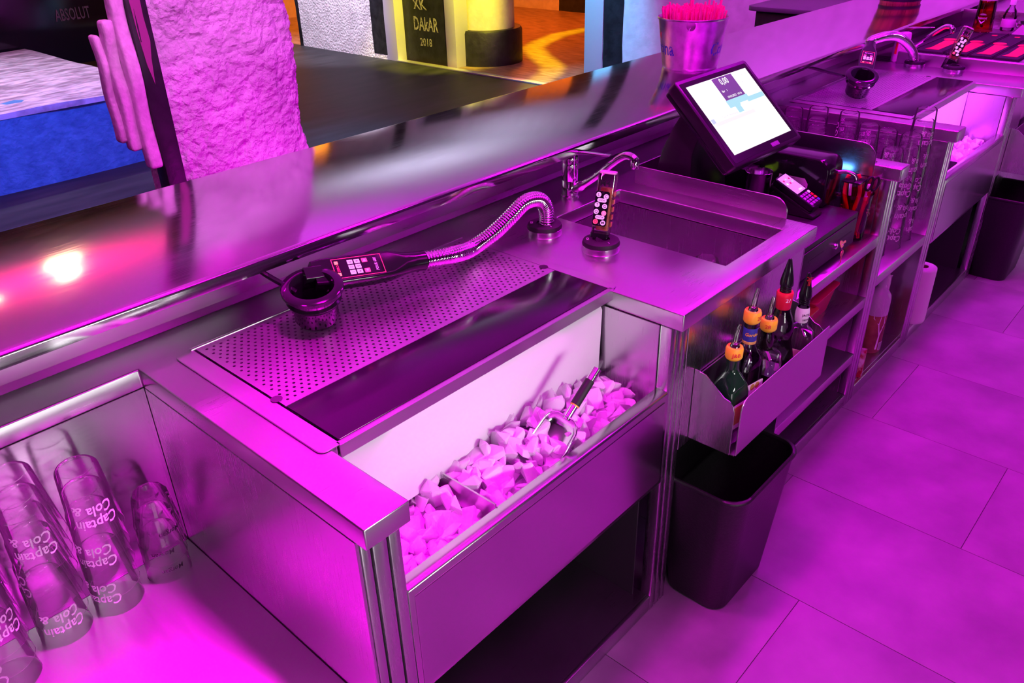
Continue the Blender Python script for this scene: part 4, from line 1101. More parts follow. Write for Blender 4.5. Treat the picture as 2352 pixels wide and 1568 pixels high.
M['label_white'] = noise_col(mat('bottle_label', (.85, .83, .85), .6), (.80, .76, .80), (.90, .88, .90), 30, 2)
M['label_peach'] = mat('peach_label', (.85, .62, .50), .6)
M['label_blue'] = mat('blue_neck_label', (.03, .04, .30), .5)
M['gold'] = mat('gold_print', (.80, .55, .12), .35, .4)
M['pourer'] = thin_glass('clear_pourer', tint=(1.0, .90, .95), mixadd=.16)
def ring_sq(w_, d_, r, z, n=5): return [Vector((p[0], p[1], z)) for p in rrect(w_, d_, min(r, w_ / 2 - .0003, d_ / 2 - .0003), n)]
def sq_bottle(t, secs, m, name='glass'):
    return MB().loft([ring_sq(*s) for s in secs]).build(name, m, t, smooth=40)
def orange_pourer(t, z, text, ang, tilt=0):
    rf = lambda zz: .0200
    MB().lathe([(.014, z - .004), (.0185, z), (.0205, z + .004), (.0205, z + .024), (.0185, z + .029), (.012, z + .0295), (0, z + .028)], 28).build('orange_collar', 'orange', t, smooth=40)
    mb = MB(); text_cone(mb, text, .014, lambda zz: .0206, z + .014, rad(ang)); mb.build('collar_mark', 'ink_red', t, smooth=0)
    MB().lathe([(0, z + .0295), (.012, z + .0295), (.010, z + .036), (.0055, z + .041), (0, z + .041)], 18).build('pourer_foot', 'pourer', t, smooth=60)
    MB().tube([(0, 0, z + .038), (.002, 0, z + .052), (.005 + tilt, 0, z + .066), (.010 + tilt * 1.6, 0, z + .082)], [.0065, .0062, .0055, .0045], 12).build('spout', 'pourer', t, smooth=60)
def cone_pourer(t, z, text=None, lean=0):
    for k in range(3): MB().lathe([(.013, z + .006 * k), (.0145, z + .003 + .006 * k), (.013, z + .006 + .006 * k)], 24).build('gasket', 'black_gloss', t, smooth=60)
    MB().lathe([(0, z + .018), (.0165, z + .018), (.0168, z + .026), (.0145, z + .040), (.0045, z + .086), (.0035, z + .088), (0, z + .086)], 24, T((0, 0, 0))).build('cone', 'black_gloss', t, smooth=50)
    if text:
        mb = MB(); rf = lambda zz: .0158 - (zz - z - .03) * .22
        vs, fs = text_geo(text, .011)
        mb.add([Vector(((rf(z + .055 + v.x) + .0006) * math.cos(rad(215) + v.y / .01), (rf(z + .055 + v.x) + .0006) * math.sin(rad(215) + v.y / .01), z + .055 - v.x)) for v in vs], fs); mb.build('cone_lettering', 'ink_red', t, smooth=0)
BZ = .508
# green square-shouldered bottle
t = thing('liqueur_bottle', 'dark green square bottle with orange pourer, first in the rack', 'bottle', (1.036, -.040, BZ), (0, 0, rad(-8)))
sq_bottle(t, [(.070, .066, .014, 0), (.074, .070, .014, .006), (.074, .070, .014, .135), (.068, .064, .020, .158), (.050, .050, .024, .178), (.034, .034, .017, .190), (.030, .030, .015, .200), (.030, .030, .015, .228)], 'green_glass')
MB().prism(rrect(.056, .070, .005), 'y', -.0358, -.0351, T((0, 0, .082))).build('label', 'label_white', t, smooth=0)
MB().prism(rrect(.048, .050, .004), 'y', -.0366, -.0359, T((0, 0, .086))).build('label_inset', 'gold', t, smooth=0)
orange_pourer(t, .226, 'J&B', 232)
# clear gin bottle
t = thing('gin_bottle', 'clear flat bottle with blue neck label and orange pourer in the rack', 'bottle', (1.118, -.035, BZ), (0, 0, rad(-10)))
sq_bottle(t, [(.078, .058, .020, 0), (.082, .062, .022, .006), (.082, .062, .022, .165), (.074, .058, .026, .188), (.046, .044, .021, .210), (.032, .032, .0155, .226), (.030, .030, .0148, .290)], 'clear_b')
MB().lathe([(.0162, .236), (.0166, .238), (.0166, .270), (.0162, .272)], 24).build('neck_label', 'label_blue', t, smooth=40)
MB().lathe([(.0165, .230), (.0168, .231), (.0168, .237), (.0165, .238)], 24).build('neck_band', 'gold', t, smooth=40)
mb = MB(); text_cone(mb, 'Gordon', .012, lambda z: .0168, .256, rad(240), skew=.3); mb.build('neck_script', 'orange', t, smooth=0)
MB().prism(rrect(.064, .09, .004), 'y', -.0320, -.0312, T((0, 0, .085))).build('label', 'label_white', t, smooth=0)
for x in (-.008, .010): MB().lathe([(0, .0006), (.0085, .0006), (.0085, 0)], 18, T((x, -.0321, .120)) @ RX(90)).build('medal', 'gold', t)
MB().box(-.028, .028, -.0326, -.0320, .045, .060).build('label_band', 'gold', t, smooth=0)
orange_pourer(t, .286, '20', 270)
# dark square-shouldered whiskey bottle
t = thing('whiskey_bottle', 'dark square whiskey bottle with orange pourer in the middle of the rack', 'bottle', (1.206, -.040, BZ), (0, 0, rad(6)))
sq_bottle(t, [(.070, .070, .010, 0), (.074, .074, .010, .005), (.074, .074, .010, .120)], 'dark_liquid', 'liquid')
sq_bottle(t, [(.076, .076, .011, .1205), (.076, .076, .011, .150), (.062, .062, .016, .166), (.040, .040, .0185, .176), (.032, .032, .0155, .184), (.036, .036, .0175, .205), (.030, .030, .0148, .232)], 'clear_b')
MB().lathe([(.0165, .176), (.0188, .192), (.0182, .205), (.0158, .222)], 24).build('neck_label', 'dark_liquid', t, smooth=50)
mb = MB(); text_on(mb, 'BRAND', .010, frame((0, -.0376, .075), (1, 0, 0), (0, 0, 1))); text_on(mb, 'Old No.7', .012, frame((0, -.0376, .050), (1, 0, 0), (0, 0, 1))); mb.build('label_lettering', 'ink_white', t, smooth=0)
orange_pourer(t, .230, '28', 195)
# big round bottle with dark contents and red capsule
t = thing('round_bottle', 'round bellied bottle with red capsule marked 27 and black cone pourer', 'bottle', (1.296, -.032, BZ), (0, 0, 0))
MB().lathe([(0, 0), (.040, 0), (.044, .006), (.046, .05), (.045, .098), (.040, .118), (0, .119)], 32).build('liquid', 'dark_liquid', t, smooth=50)
MB().lathe([(.0465, .05), (.0458, .100), (.041, .128), (.034, .150), (.032, .165), (.034, .185), (.034, .200), (.028, .222), (.020, .242), (.0165, .256)], 32).build('glass', 'clear_b', t, smooth=60)
MB().lathe([(.0175, .250), (.0185, .252), (.0205, .285), (.0212, .292), (.0195, .296), (.014, .296)], 28).build('red_capsule', 'red', t, smooth=40)
mb = MB(); text_cone(mb, '27', .015, lambda z: .0199, .278, rad(235)); mb.build('capsule_number', 'ink_white', t, smooth=0)
cone_pourer(t, .296)
# second square bottle with peach label
t = thing('whiskey_bottle', 'square clear bottle with peach label and lettered cone pourer, last in the rack', 'bottle', (1.405, -.042, BZ), (0, 0, rad(10)))
sq_bottle(t, [(.070, .070, .010, 0), (.074, .074, .010, .005), (.074, .074, .010, .128), (.060, .060, .016, .146), (.040, .040, .0185, .158), (.032, .032, .0155, .168), (.035, .035, .017, .188), (.030, .030, .0148, .218)], 'clear_b')
MB().prism(rrect(.058, .085, .004), 'y', -.0382, -.0374, T((0, 0, .062))).build('label', 'label_peach', t, smooth=0)
MB().prism(rrect(.058, .085, .004), 'x', -.0382, -.0374, T((0, 0, .062))).build('side_label', 'label_peach', t, smooth=0)
MB().lathe([(.0165, .172), (.0182, .186), (.0178, .200), (.0158, .214)], 24).build('neck_label', 'label_white', t, smooth=50)
mb = MB(); text_cone(mb, 'JACK D', .009, lambda z: .0182, .196, rad(240)); text_cone(mb, 'HONEY', .008, lambda z: .0178, .182, rad(245)); mb.build('neck_lettering', 'ink_black', t, smooth=0)
cone_pourer(t, .222, 'Jägermeister')

# ================================================================== waste bins
def waste_bin(label, x, y):
    t = thing('waste_bin', label, 'waste bin', (x, y, 0))
    Wb, Db, Wt, Dt, Hh = .265, .175, .325, .235, .405
    r0, r1 = [], []
    rings = []
    for w_, d_, r, z in ((Wb - .01, Db - .01, .04, 0), (Wb, Db, .045, .006), (Wt, Dt, .055, Hh - .02), (Wt + .004, Dt + .004, .056, Hh - .012)): rings.append([Vector((p[0], p[1], z)) for p in rrect(w_, d_, r, 6)])
    for w_, d_, r, z in ((Wt - .006, Dt - .006, .052, Hh - .012), (Wb - .006, Db - .006, .042, .010)): rings.append([Vector((p[0], p[1], z)) for p in rrect(w_, d_, r, 6)])
    MB().loft(rings).build('body', 'black_bin', t, smooth=40)
    rings = []
    for dw, z in ((.004, -.012), (.012, -.008), (.013, -.002), (.008, .002), (-.004, .001), (-.007, -.006), (-.006, -.012)): rings.append([Vector((p[0], p[1], Hh + z)) for p in rrect(Wt + dw, Dt + dw, .055, 6)])
    mb = MB(); mb.loft(rings, False); n_ = len(rings[0]); mb.f += [(6 * n_ + i, 6 * n_ + (i + 1) % n_, (i + 1) % n_, i) for i in range(n_)]; mb.build('rim', 'black_bin', t, smooth=60)
    return t
M['black_bin'] = noise_col(mat('black_bin_plastic', (.012, .011, .013), .38), (.010, .009, .011), (.016, .014, .017), 150, 2, bump=.05)
waste_bin('tall black waste bin below the bottle rack', 1.098, -.035)
waste_bin('tall black waste bin at the far end by the drainer', 1.098 + SH - .03, -.035)

# second rack at the far unit, seen at the frame edge
r2 = copy_tree(rk); r2.location = (SH + .98, .026, .505); r2['label'] = 'folded steel bottle rack at the right frame edge, empty'
# ================================================================== shelf goods
def tub(label, m, loc, w_, d_, h_, rot=0):
    t = thing('plastic_tub', label, 'tub', loc, (0, 0, rad(rot)))
    rg = [[Vector((p[0], p[1], z)) for p in rrect(w_ * k, d_ * k2, .012, 4)] for k, k2, z in ((.80, .66, 0), (.84, .70, .004), (1.0, 1.0, h_), (.97, .96, h_), (.80, .66, .008))]
    MB().loft(rg).build('body', m, t, smooth=40)
    rg = [[Vector((p[0], p[1], h_ + z)) for p in rrect(w_ + a, d_ + a, .016, 4)] for a, z in ((.002, -.003), (.014, -.001), (.014, .003), (.002, .004))]
    MB().loft(rg, True).build('rim_lid', m, t, smooth=40)
M['red_tub'] = mat('crimson_plastic', (.62, .01, .09), .42)
M['yellow_tub'] = mat('olive_yellow_plastic', (.50, .42, .05), .42)
tub('crimson plastic tub on the middle shelf under the cash drawer', 'red_tub', (1.885, .125, .447), .19, .105, .095, 2)
tub('olive yellow plastic tub left of the crimson one', 'yellow_tub', (1.735, .115, .447), .14, .10, .075, 0)
# till roll lying down
t = thing('paper_roll', 'small white till roll lying behind the crimson tub', 'paper roll', (2.075, .20, .477), (0, 0, rad(-82)))
MB().lathe([(.008, -.055), (.029, -.055), (.030, -.052), (.030, .052), (.029, .055), (.008, .055)], 28, RY(90), close=True).build('paper', 'paper', t, smooth=40)
MB().lathe([(.0065, -.054), (.008, -.054), (.008, .054), (.0065, .054)], 20, RY(90), close=True).build('core', 'black_plastic', t, smooth=40)
# kitchen roll standing
t = thing('kitchen_roll', 'large white kitchen paper roll standing on the bottom shelf', 'paper roll', (2.885, .055, .05))
pr_ = [(.021, 0), (.052, 0)]
for k in range(24): pr_ += [(.0535 + .0006 * (k % 2), .010 * k + .004)]
pr_ += [(.053, .243), (.050, .245), (.021, .245)]
MB().lathe(pr_, 36, close=True).build('paper', 'paper', t, smooth=50)
M['cardboard'] = mat('brown_cardboard', (.28, .18, .11), .8)
MB().lathe([(.019, .002), (.021, .002), (.021, .243), (.019, .243)], 24, close=True).build('core', 'cardboard', t, smooth=40)
# detergent bottle
t = thing('detergent_bottle', 'white detergent bottle with black text label behind the kitchen roll', 'bottle', (3.06, .16, .05), (0, 0, rad(-35)))
rg = [ring_sq(w_, d_, r, z) for w_, d_, r, z in ((.10, .055, .02, 0), (.115, .066, .024, .008), (.118, .068, .026, .12), (.110, .066, .026, .22), (.085, .060, .026, .29), (.045, .045, .02, .325), (.034, .034, .016, .335))]
MB().loft(rg).build('body', 'white_plastic', t, smooth=60)
MB().lathe([(0, .372), (.014, .372), (.018, .366), (.018, .333)], 20).build('cap', 'label_blue', t, smooth=40)
MB().box(-.042, .035, -.0352, -.0343, .075, .165).build('black_label', 'ink_black', t, smooth=0)
MB().box(-.058, -.044, -.0340, -.0325, .03, .20).build('blue_stripe', 'blue_print', t, smooth=0) if 'blue_print' in M else None
M['blue_print'] = mat('blue_print', (.02, .12, .65), .5)
MB().box(-.056, -.044, -.0348, -.0335, .03, .20).build('blue_stripe', 'blue_print', t, smooth=0)
mb = MB()
for k, s_ in enumerate(('CAREFUL', 'nur verdünnt', 'anwenden')): text_on(mb, s_, .012, frame((-.003, -.0356, .148 - .020 * k), (1, 0, 0), (0, 0, 1)))
mb.build('label_lettering', 'ink_white', t, smooth=0)
# vodka bottle with a frosted tree
t = thing('vodka_bottle', 'frosted bottle with white tree print on the bottom shelf', 'bottle', (2.520, .095, .05), (0, 0, 0))
M['frost_clear'] = mat('frosted_glass', (.78, .74, .82), .3, trans=.35)
M['rust_fill'] = noise_col(mat('rusty_brown_print', (.30, .10, .06), .45), (.22, .05, .04), (.42, .16, .08), 14, 4)
MB().lathe([(0, 0), (.040, 0), (.0435, .005), (.0440, .165), (.0440, .1655)], 32).build('lower_glass', 'rust_fill', t, smooth=50)
MB().lathe([(.0440, .1655), (.0440, .225), (.041, .245), (.030, .262), (.018, .272), (.0155, .280), (.0155, .335), (.017, .336), (.017, .345), (0, .345)], 32).build('upper_glass', 'frost_clear', t, smooth=60)
mb = MB(); r_ = random.Random(12)
def limb(x, z, a, L, w, d):
    x2, z2 = x + L * math.sin(a), z + L * math.cos(a)
    R_ = .0446
    q = []
    for (px, pz, ww) in ((x, z, w), (x2, z2, w * .7)):
        for s_ in (-1, 1):
            th = rad(232) + (px + s_ * ww * math.cos(a)) / R_; q.append((R_ * math.cos(th), R_ * math.sin(th), pz - s_ * ww * math.sin(a) * .5))
    mb.add(q, [(0, 1, 3, 2)])
    if d:
        for s_ in ((-1, 1) if d < 6 else (-.6, .8)): limb(x2, z2, a + s_ * r_.uniform(.25, .6), L * r_.uniform(.66, .85), w * .68, d - 1)
limb(.0, .02, .05, .062, .0042, 6); mb.build('tree_print', 'ink_white', t, smooth=0)
mb = MB(); mb.add([(.0448 * math.cos(rad(a)), .0448 * math.sin(rad(a)), z) for z in (.015, .050) for a in (245, 256, 267, 278)], [(0, 1, 5, 4), (1, 2, 6, 5), (2, 3, 7, 6)]); mb.build('barcode_patch', 'ink_white', t, smooth=0)
mb = MB()
for k in range(9):
    z = .018 + .0034 * k; mb.add([(.0451 * math.cos(rad(a)), .0451 * math.sin(rad(a)), zz) for zz in (z, z + .0016) for a in (247, 256, 267, 276)], [(0, 1, 5, 4), (1, 2, 6, 5), (2, 3, 7, 6)])
mb.build('barcode_bars', 'ink_black', t, smooth=0)
mb = MB(); text_cone(mb, 'ELIT', .020, lambda z: .0442, .125, rad(290)); mb.build('front_lettering', 'ink_black', t, smooth=0)
# tissue stuffed at the bottle neck and flower-printed carton
t = thing('crumpled_tissue', 'crumpled white tissue hanging over the vodka bottle', 'tissue', (2.545, .118, .315))
def crumple(pts, seed, n=7):
    r_ = random.Random(seed); mb = MB(); vs = []
    for i in range(n + 1):
        for j in range(n + 1):
            u, v = i / n, j / n
            a = Vector(pts[0]).lerp(Vector(pts[1]), u); b = Vector(pts[3]).lerp(Vector(pts[2]), u); p = a.lerp(b, v)
            vs.append(p + Vector((r_.uniform(-.005, .005), r_.uniform(-.006, .006), r_.uniform(-.004, .004))))
    mb.add(vs, [(i * (n + 1) + j, i * (n + 1) + j + 1, (i + 1) * (n + 1) + j + 1, (i + 1) * (n + 1) + j) for i in range(n) for j in range(n)]); return mb
o = crumple([(.022, -.010, .05), (.065, -.03, .03), (.075, -.035, -.130), (.048, -.02, -.125)], 4).build('hanging_fold', 'paper', t, smooth=60); o.modifiers.new('sheet', 'SOLIDIFY').thickness = .001
o = crumple([(-.02, -.05, -.015), (.035, -.03, -.02), (.03, .01, .025), (-.015, .0, .02)], 5).build('knot', 'paper', t, smooth=60); o.modifiers.new('sheet', 'SOLIDIFY').thickness = .001
t = thing('paper_bag', 'white paper bag leaning behind the vodka bottle', 'paper bag', (2.40, .16, .05))
o = crumple([(-.05, .03, .002), (.03, .05, .002), (.045, .05, .25), (-.03, .04, .24)], 6, 9).build('front', 'paper', t, smooth=60); o.modifiers.new('sheet', 'SOLIDIFY').thickness = .003
t = thing('flower_carton', 'slim carton with red flower print at the left of the bottom shelf', 'carton', (2.30, .055, .05), (0, 0, rad(12)))
M['flower'] = noise_col(mat('red_flower_print', (.6, .02, .05), .5), (.45, .0, .03), (.85, .72, .74), 28, 3, lo=.42, hi=.60)
MB().box(-.022, .022, -.02, .02, 0, .105).build('box', 'flower', t, bevel=.001)
mb = MB(); text_on(mb, 'RED', .013, frame((0, -.0206, .015), (1, 0, 0), (0, 0, 1))); mb.build('lettering', 'ink_white', t, smooth=0)
# ================================================================== drinking glasses, stacked upside down
def glass_mesh(name, rr, rb, h, facets=0):
    mb = MB(); n = 10 if facets else 32
    if facets:
        prof = [(rr, .0), (rr, .002), (rr * .99, h * .35)]
        mb.lathe(prof, 30); mb.lathe([(rr * .985, h * .35), (rb, h - .006), (rb - .004, h), (rb * .62, h), (rb * .55, h - .010), (0, h - .012)], n)
        mb.lathe([(rb * .93, h - .03), (0, h - .028)], n)
    else:
        mb.lathe([(rr, 0), (rr, .001), (rb + .0008, h - .010), (rb, h - .004), (rb - .003, h), (rb - .006, h - .0008), (rb - .008, h - .004), (0, h - .006)], n)
        mb.lathe([(rb - .001, h - .022), (rb * .6, h - .019), (0, h - .020)], n)
    mb.lathe([(rr - .0008, .0006), (rr, 0), (rr + .0008, .0006), (rr, .0014)], 32, close=True)
    return mb
def print_mesh(kind, rr, rb, h):
    mb = MB(); rf = lambda z: rr + (rb - rr) * z / h
    if kind == 'cola':
        for a in (0,):
            text_cone(mb, 'Captain', .031, rf, .044, rad(a), sx=.80, flip=True, skew=.15)
            text_cone(mb, 'Cola', .031, rf, .072, rad(a + 16), sx=.80, flip=True, skew=.15)
            text_cone(mb, '&', .028, rf, .078, rad(a - 36), flip=True, skew=.15)
    else:
        for a in (0,): text_cone(mb, 'Morgan', .015, rf, .030, rad(a), flip=True, skew=.15)
    return mb
G = {}
for kind, dims in (('tall', (.0465, .0370, .150)), ('faceted', (.0440, .0345, .115)), ('far', (.0420, .0340, .120))):
    o = glass_mesh('drinking_glass', *dims, facets=1 if kind == 'faceted' else 0).build('drinking_glass', 'glass', smooth=45, recalc=True)
    p = print_mesh('cola' if kind != 'faceted' else 'morgan', *dims).build('print', 'ink_white' if kind != 'faceted' else 'ink_black', smooth=0)
    G[kind] = (o.data, p.data, dims); bpy.data.objects.remove(o); bpy.data.objects.remove(p)
def stack(kind, x, y, z, n, off, where, group, lean=(0, 0), rot=None, seed=0, prints=True):
    r_ = random.Random(seed)
    for k in range(n):
        o = link('drinking_glass', G[kind][0], None, None, (x + lean[0] * k * off, y + lean[1] * k * off, z + k * off))
        o.rotation_euler = (-math.atan(lean[1]), math.atan(lean[0]), rad(rot + r_.uniform(-55, 55)) if rot is not None else r_.uniform(0, 6.3))
        lab = ('topmost glass of ' if k == n - 1 else ('lowest glass of ' if k == 0 else 'clear glass nested inside ')) + where
        tag(o, lab, 'glass', group)
        if prints and (k % 2 == 0 or kind == 'faceted'):
            link('print', G[kind][1], None, o)
SZ = .465
stack('tall', -.395, .595, SZ, 6, .047, 'the stack cut by the left frame edge', 'near glass stacks', (.03, -.02), 250, 1)
stack('tall', -.283, .638, SZ, 6, .047, 'the tall printed stack second from the left frame edge', 'near glass stacks', (.06, -.05), 212, 2)
stack('tall', -.180, .634, SZ, 5, .047, 'the printed stack in the middle of the near shelf', 'near glass stacks', (.04, -.02), 245, 3)
stack('faceted', -.072, .636, SZ, 3, .046, 'the short faceted stack beside the ice unit', 'near glass stacks', (.03, 0), 290, 4)
FZ = .4975
far = [(2.612, .100, .985, 'the tallest far stack at the front right'), (2.505, .100, .915, 'the far stack at the front left'), (2.575, .205, .90, 'the far stack behind the tallest one'),
       (2.402, .120, .885, 'the low far stack beside the register arm'), (2.495, .245, .93, 'the far stack in the second row'), (2.545, .340, .95, 'the far stack in the third row'),
       (2.525, .450, .955, 'the far stack in the fourth row'), (2.410, .400, .915, 'the far stack left of the fourth row'), (2.560, .560, .93, 'the rearmost far stack'), (2.400, .255, .875, 'the far stack half hidden by the printer cheek')]
for i, (x, y, zt, wh) in enumerate(far):
    n = max(2, round((zt - FZ - .120) / .0415) + 1)
    stack('far', x, y, FZ, n, (zt - FZ - .120) / (n - 1), wh, 'far glass stacks', (0, 0), 235 if i < 3 else None, 20 + i, prints=(i < 6))
# one glass standing upside down in the sink
o = link('drinking_glass', G['faceted'][0], None, None, (1.375, .235, .661)); o.scale = (1, 1, 1.15)
tag(o, 'single faceted glass standing upside down in the sink', 'glass')
# ================================================================== things on the bar and beyond
M['galv'] = noise_col(mat('galvanised_tin', (.6, .6, .62), .3, 1.0), (.42, .42, .45), (.74, .74, .77), 26, 6, rough=(.22, .45), lo=.3, hi=.7)
bk_ = thing('straw_bucket', 'galvanised tin bucket with blue lettering standing on the bar', 'bucket', (2.425, .955, 1.0605))
MB().lathe([(0, .002), (.100, .002), (.103, 0), (.106, .004), (.108, .012), (.131, .180), (.135, .184), (.134, .188), (.130, .187), (.127, .182), (.103, .012), (0, .008)], 56).build('shell', 'galv', bk_, smooth=45)
MB().lathe([(.131, .182), (.1345, .181), (.1360, .185), (.1340, .189), (.131, .188)], 56, close=True).build('rolled_rim', 'galv', bk_, smooth=60)
rfb = lambda z: .1075 + (z - .012) / .168 * .0235
mb = MB(); a_ = rad(208)
mb.prism([(.017 * math.cos(rad(a)), .017 * math.sin(rad(a))) for a in range(0, 360, 24)], 'z', 0, .004, frame((.1335 * math.cos(a_ + .10), .1335 * math.sin(a_ + .10), .172), (-math.sin(a_), math.cos(a_), 0), (.12, .06, 1)) if False else frame((.1325 * math.cos(a_), .1325 * math.sin(a_), .168), (math.sin(a_), -math.cos(a_), 0), (-.12 * math.cos(a_), -.12 * math.sin(a_), 1)))
mb.build('handle_lug', 'galv', bk_, bevel=.001)
MB().tube([(rfb(.16) * math.cos(a_ + .005 * math.cos(t)) , rfb(.16) * math.sin(a_), .165 + .0) for t in (0,)] + [(.136 * math.cos(a_ - .03), .136 * math.sin(a_ - .03), .160), (.142 * math.cos(a_ - .06), .142 * math.sin(a_ - .06), .150)], .002, 6).build('handle_wire', 'galv', bk_)
M['blue_ink'] = mat('blue_bucket_print', (.02, .06, .38), .45)
M['rust_ink'] = mat('rusty_bucket_print', (.60, .22, .10), .5)
mb = MB(); text_cone(mb, 'Corona', .070, rfb, .078, rad(134), sx=.80); mb.build('lettering', 'blue_ink', bk_, smooth=0)
mb = MB(); text_cone(mb, 'Corona', .070, rfb, .078, rad(292), sx=.80); mb.build('lettering', 'blue_ink', bk_, smooth=0)
mb = MB(); text_cone(mb, 'w', .05, rfb, .128, rad(135), sx=1.1); mb.build('crown_print', 'rust_ink', bk_, smooth=0)
M['straw'] = mat('pink_straw', (.95, .09, .36), .4)
sm = MB().lathe([(.0042, 0), (.0042, .205), (.0035, .205), (.0035, .005)], 8, close=True).build('drinking_straw', 'straw', smooth=60); sme = sm.data; bpy.data.objects.remove(sm)
r_ = random.Random(21); pts = []
for _ in range(20000):
    if len(pts) >= 190: break
    a, q = r_.uniform(0, 6.283), .088 * math.sqrt(r_.random())
    x, y = q * math.cos(a), q * math.sin(a)
    if all((x - u) ** 2 + (y - v) ** 2 > .0090 ** 2 for u, v in pts): pts.append((x, y))
for x, y in pts:
    o = link('drinking_straw', sme, None, None, (2.425 + x, .955 + y, 1.0605 + .010 + r_.uniform(0, .012)))
    k = 1.6 + r_.uniform(-.6, .6)
    o.rotation_euler = (-y * k * 1.05, x * k * 1.05, 0)
    if r_.random() < .06: o.location.z += .025
    tag(o, 'thin bright pink drinking straw standing in the tin bucket', 'straw', 'pink straws in the tin bucket')
# barrel on the bar end
br = thing('wooden_barrel', 'small red-brown wooden barrel standing near the far bar end', 'barrel', (4.735, .965, 1.0605))
M['barrel_wood'] = noise_col(mat('red_barrel_wood', (.3, .06, .04), .45), (.16, .03, .02), (.40, .10, .06), 10, 6, stretch=(3, 3, .4))
prof = [(.108, 0), (.116, .05), (.121, .10), (.123, .15), (.121, .20), (.116, .25), (.108, .30)]
for k in range(18):
    a0, a1 = 2 * math.pi * k / 18 + .006, 2 * math.pi * (k + 1) / 18 - .006
    mb = MB(); rings = []
    for r, z in prof: rings.append([Vector((rr_ * math.cos(a), rr_ * math.sin(a), z)) for rr_, a in ((r, a0), (r * 1.003, (a0 + a1) / 2), (r, a1), (r - .012, a1), (r - .012, a0))])
    mb.loft(rings); mb.build('stave', 'barrel_wood', br, smooth=0)
M['hoop'] = mat('dark_iron_hoop', (.05, .04, .06), .4, .8)
for z, r in ((.012, .1115), (.075, .1205), (.20, .1225), (.262, .1160)): MB().lathe([(r, z), (r + .003, z + .001), (r + .003, z + .022), (r, z + .023)], 48, close=True).build('hoop', 'hoop', br, smooth=40)
MB().lathe([(0, .285), (.106, .285), (.106, .278), (0, .278)], 36).build('lid', 'barrel_wood', br)
# black table beyond the bar
tb = thing('black_table', 'black box table with rounded top beyond the bar', 'table', (5.28, 1.62, 0))
MB().box(-.26, .34, -.36, .38, 0, .915).build('body', 'black_paint', tb, bevel=.01)
M['table_top'] = mat('dark_table_top', (.10, .09, .11), .5)
MB().prism(rrect(.68, .86, .07), 'z', .915, .945, T((.04, .01, 0))).build('top', 'table_top', tb, bevel=.004)

# ------------------------------------------------------------------ far drainer things
M['mat_black'] = noise_col(mat('black_rubber_mat', (.012, .011, .014), .6), (.008, .007, .010), (.022, .020, .026), 160, 2, bump=.5, bscale=260, dist=.004)
M['mat_red'] = mat('red_mat_print', (.85, .01, .08), .5)
wh = ('nearest the aisle', 'second from the aisle', 'third from the aisle', 'nearest the bar')
for i, (y0, y1) in enumerate(((.098, .206), (.210, .312), (.316, .418), (.422, .560))):
    t = thing('bar_mat', 'black rubber bar mat with red print, ' + wh[i], 'bar mat', (3.83, y0, .955), group='bar mats on the far drainer')
    d = y1 - y0
    MB().box(0, .70, 0, d, 0, .010).build('mat_base', 'mat_black', t, bevel=.002)
    for yy in (.003, d - .006): MB().box(.002, .698, yy, yy + .003, .010, .0125).build('edge_rib', 'mat_black', t, smooth=0)
    c = d * .48
    MB().prism([(.05, c - .028), (.33, c - .034), (.33, c + .030), (.10, c + .022), (.05, c + .034)], 'z', .0101, .0112).build('red_bar_print', 'mat_red', t, smooth=0)
    MB().prism([(.375 + .036 * math.cos(rad(a)), c + .018 + .030 * math.sin(rad(a))) for a in range(0, 360, 20)], 'z', .0101, .0112).build('red_disc_print', 'mat_red', t, smooth=0)
    MB().prism([(.60, c - .012), (.63, c - .012), (.62, c + .012), (.60, c + .010)], 'z', .0101, .0112).build('red_spot_print', 'mat_red', t, smooth=0)
p2 = red_pitcher('red_pitcher', 'clear red plastic pitcher turned upside down on the far mats', (4.545, .455, .967 + .153), (rad(180), 0, rad(20)), flip=True)
t = thing('plastic_tumbler', 'frosted white plastic tumbler with red print upside down by the far tap', 'tumbler', (3.868, .628, H))
M['frost_white'] = mat('frosted_white_plastic', (.85, .80, .86), .4, trans=.25)
MB().lathe([(.040, 0), (.0405, .002), (.0335, .128), (.031, .132), (0, .132)], 32).build('cup', 'frost_white', t, smooth=50)
rft = lambda z: .0405 - z / .128 * .007
mb = MB()
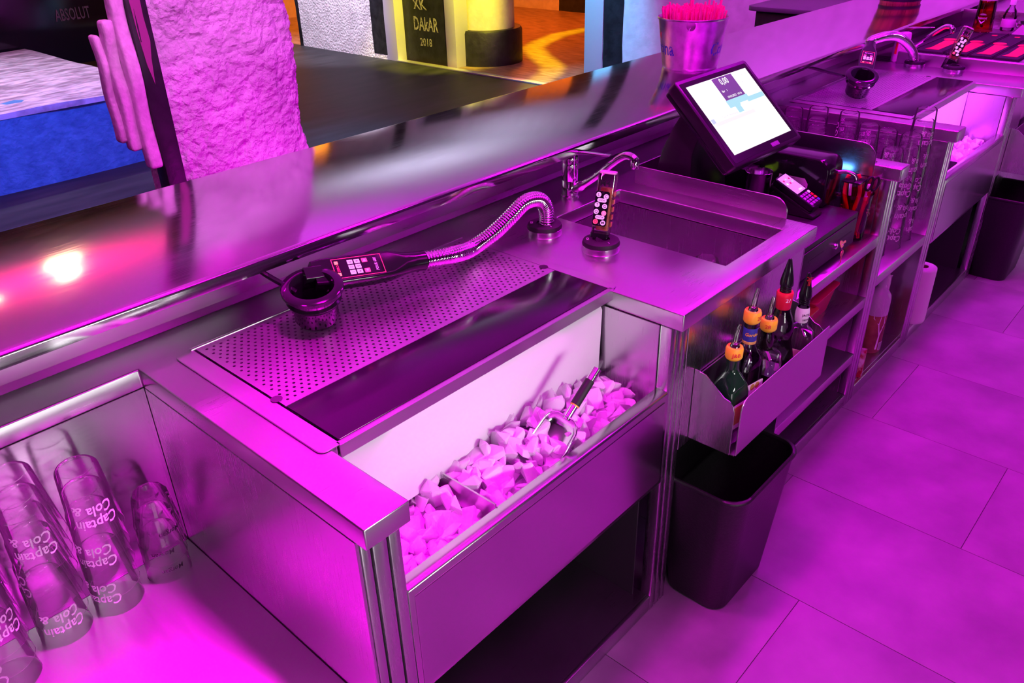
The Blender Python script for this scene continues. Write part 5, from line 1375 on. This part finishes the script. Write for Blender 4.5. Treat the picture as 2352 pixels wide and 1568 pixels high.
for zz0, zz1 in ((.035, .125),): mb.add([((rft(z) + .0005) * math.cos(rad(a)), (rft(z) + .0005) * math.sin(rad(a)), z) for z in (zz0, (zz0 + zz1) / 2, zz1) for a in (150, 160, 170)], [(0, 1, 4, 3), (1, 2, 5, 4), (3, 4, 7, 6), (4, 5, 8, 7)])
mb.build('red_strip', 'ink_red', t, smooth=0)
mb = MB(); vs = []
for k in range(24):
    a = 2 * math.pi * k / 24
    for q in (.017, .0155): z = .075 + q * math.sin(a); th = rad(215) + q * math.cos(a) / .037; vs.append(((rft(z) + .0006) * math.cos(th), (rft(z) + .0006) * math.sin(th), z))
mb.add(vs, [(2 * k, 2 * ((k + 1) % 24), 2 * ((k + 1) % 24) + 1, 2 * k + 1) for k in range(24)]); text_cone(mb, 'A', .022, rft, .076, rad(215)); mb.build('round_emblem', 'faint_red', t, smooth=0) if 'faint_red' in M else None
M['faint_red'] = mat('faint_red_print', (.65, .15, .35), .5); mb.build('round_emblem', 'faint_red', t, smooth=0)
# clear bottle and chrome bowl at the end shelf
t = thing('clear_bottle', 'small clear bottle with white cap right of the upside down pitcher', 'bottle', (4.62, .355, .967))
MB().lathe([(0, 0), (.030, 0), (.033, .006), (.033, .075), (.026, .100), (.014, .118), (.013, .130)], 24).build('glass', 'clear_b', t, smooth=50)
MB().lathe([(0, .152), (.013, .152), (.0145, .148), (.0145, .128), (0, .128)], 20).build('cap', 'ink_white', t, smooth=40)
MB().lathe([(.0335, .02), (.0338, .021), (.0338, .06), (.0335, .061)], 24).build('label', 'label_white', t, smooth=40)
t = thing('steel_bowl', 'chrome bowl with white folded card on the far mats at the frame edge', 'bowl', (4.60, .235, .967))
MB().lathe([(.03, 0), (.055, .010), (.072, .030), (.078, .050), (.080, .050), (.074, .028), (.056, .006), (.03, -.0), (0, 0), (0, .003)], 32).build('bowl', 'chrome', t, smooth=60)
MB().prism([(-.06, 0), (.07, 0), (.03, .05)], 'x', -.085, -.083).build('folded_card', 'paper', t, smooth=0)
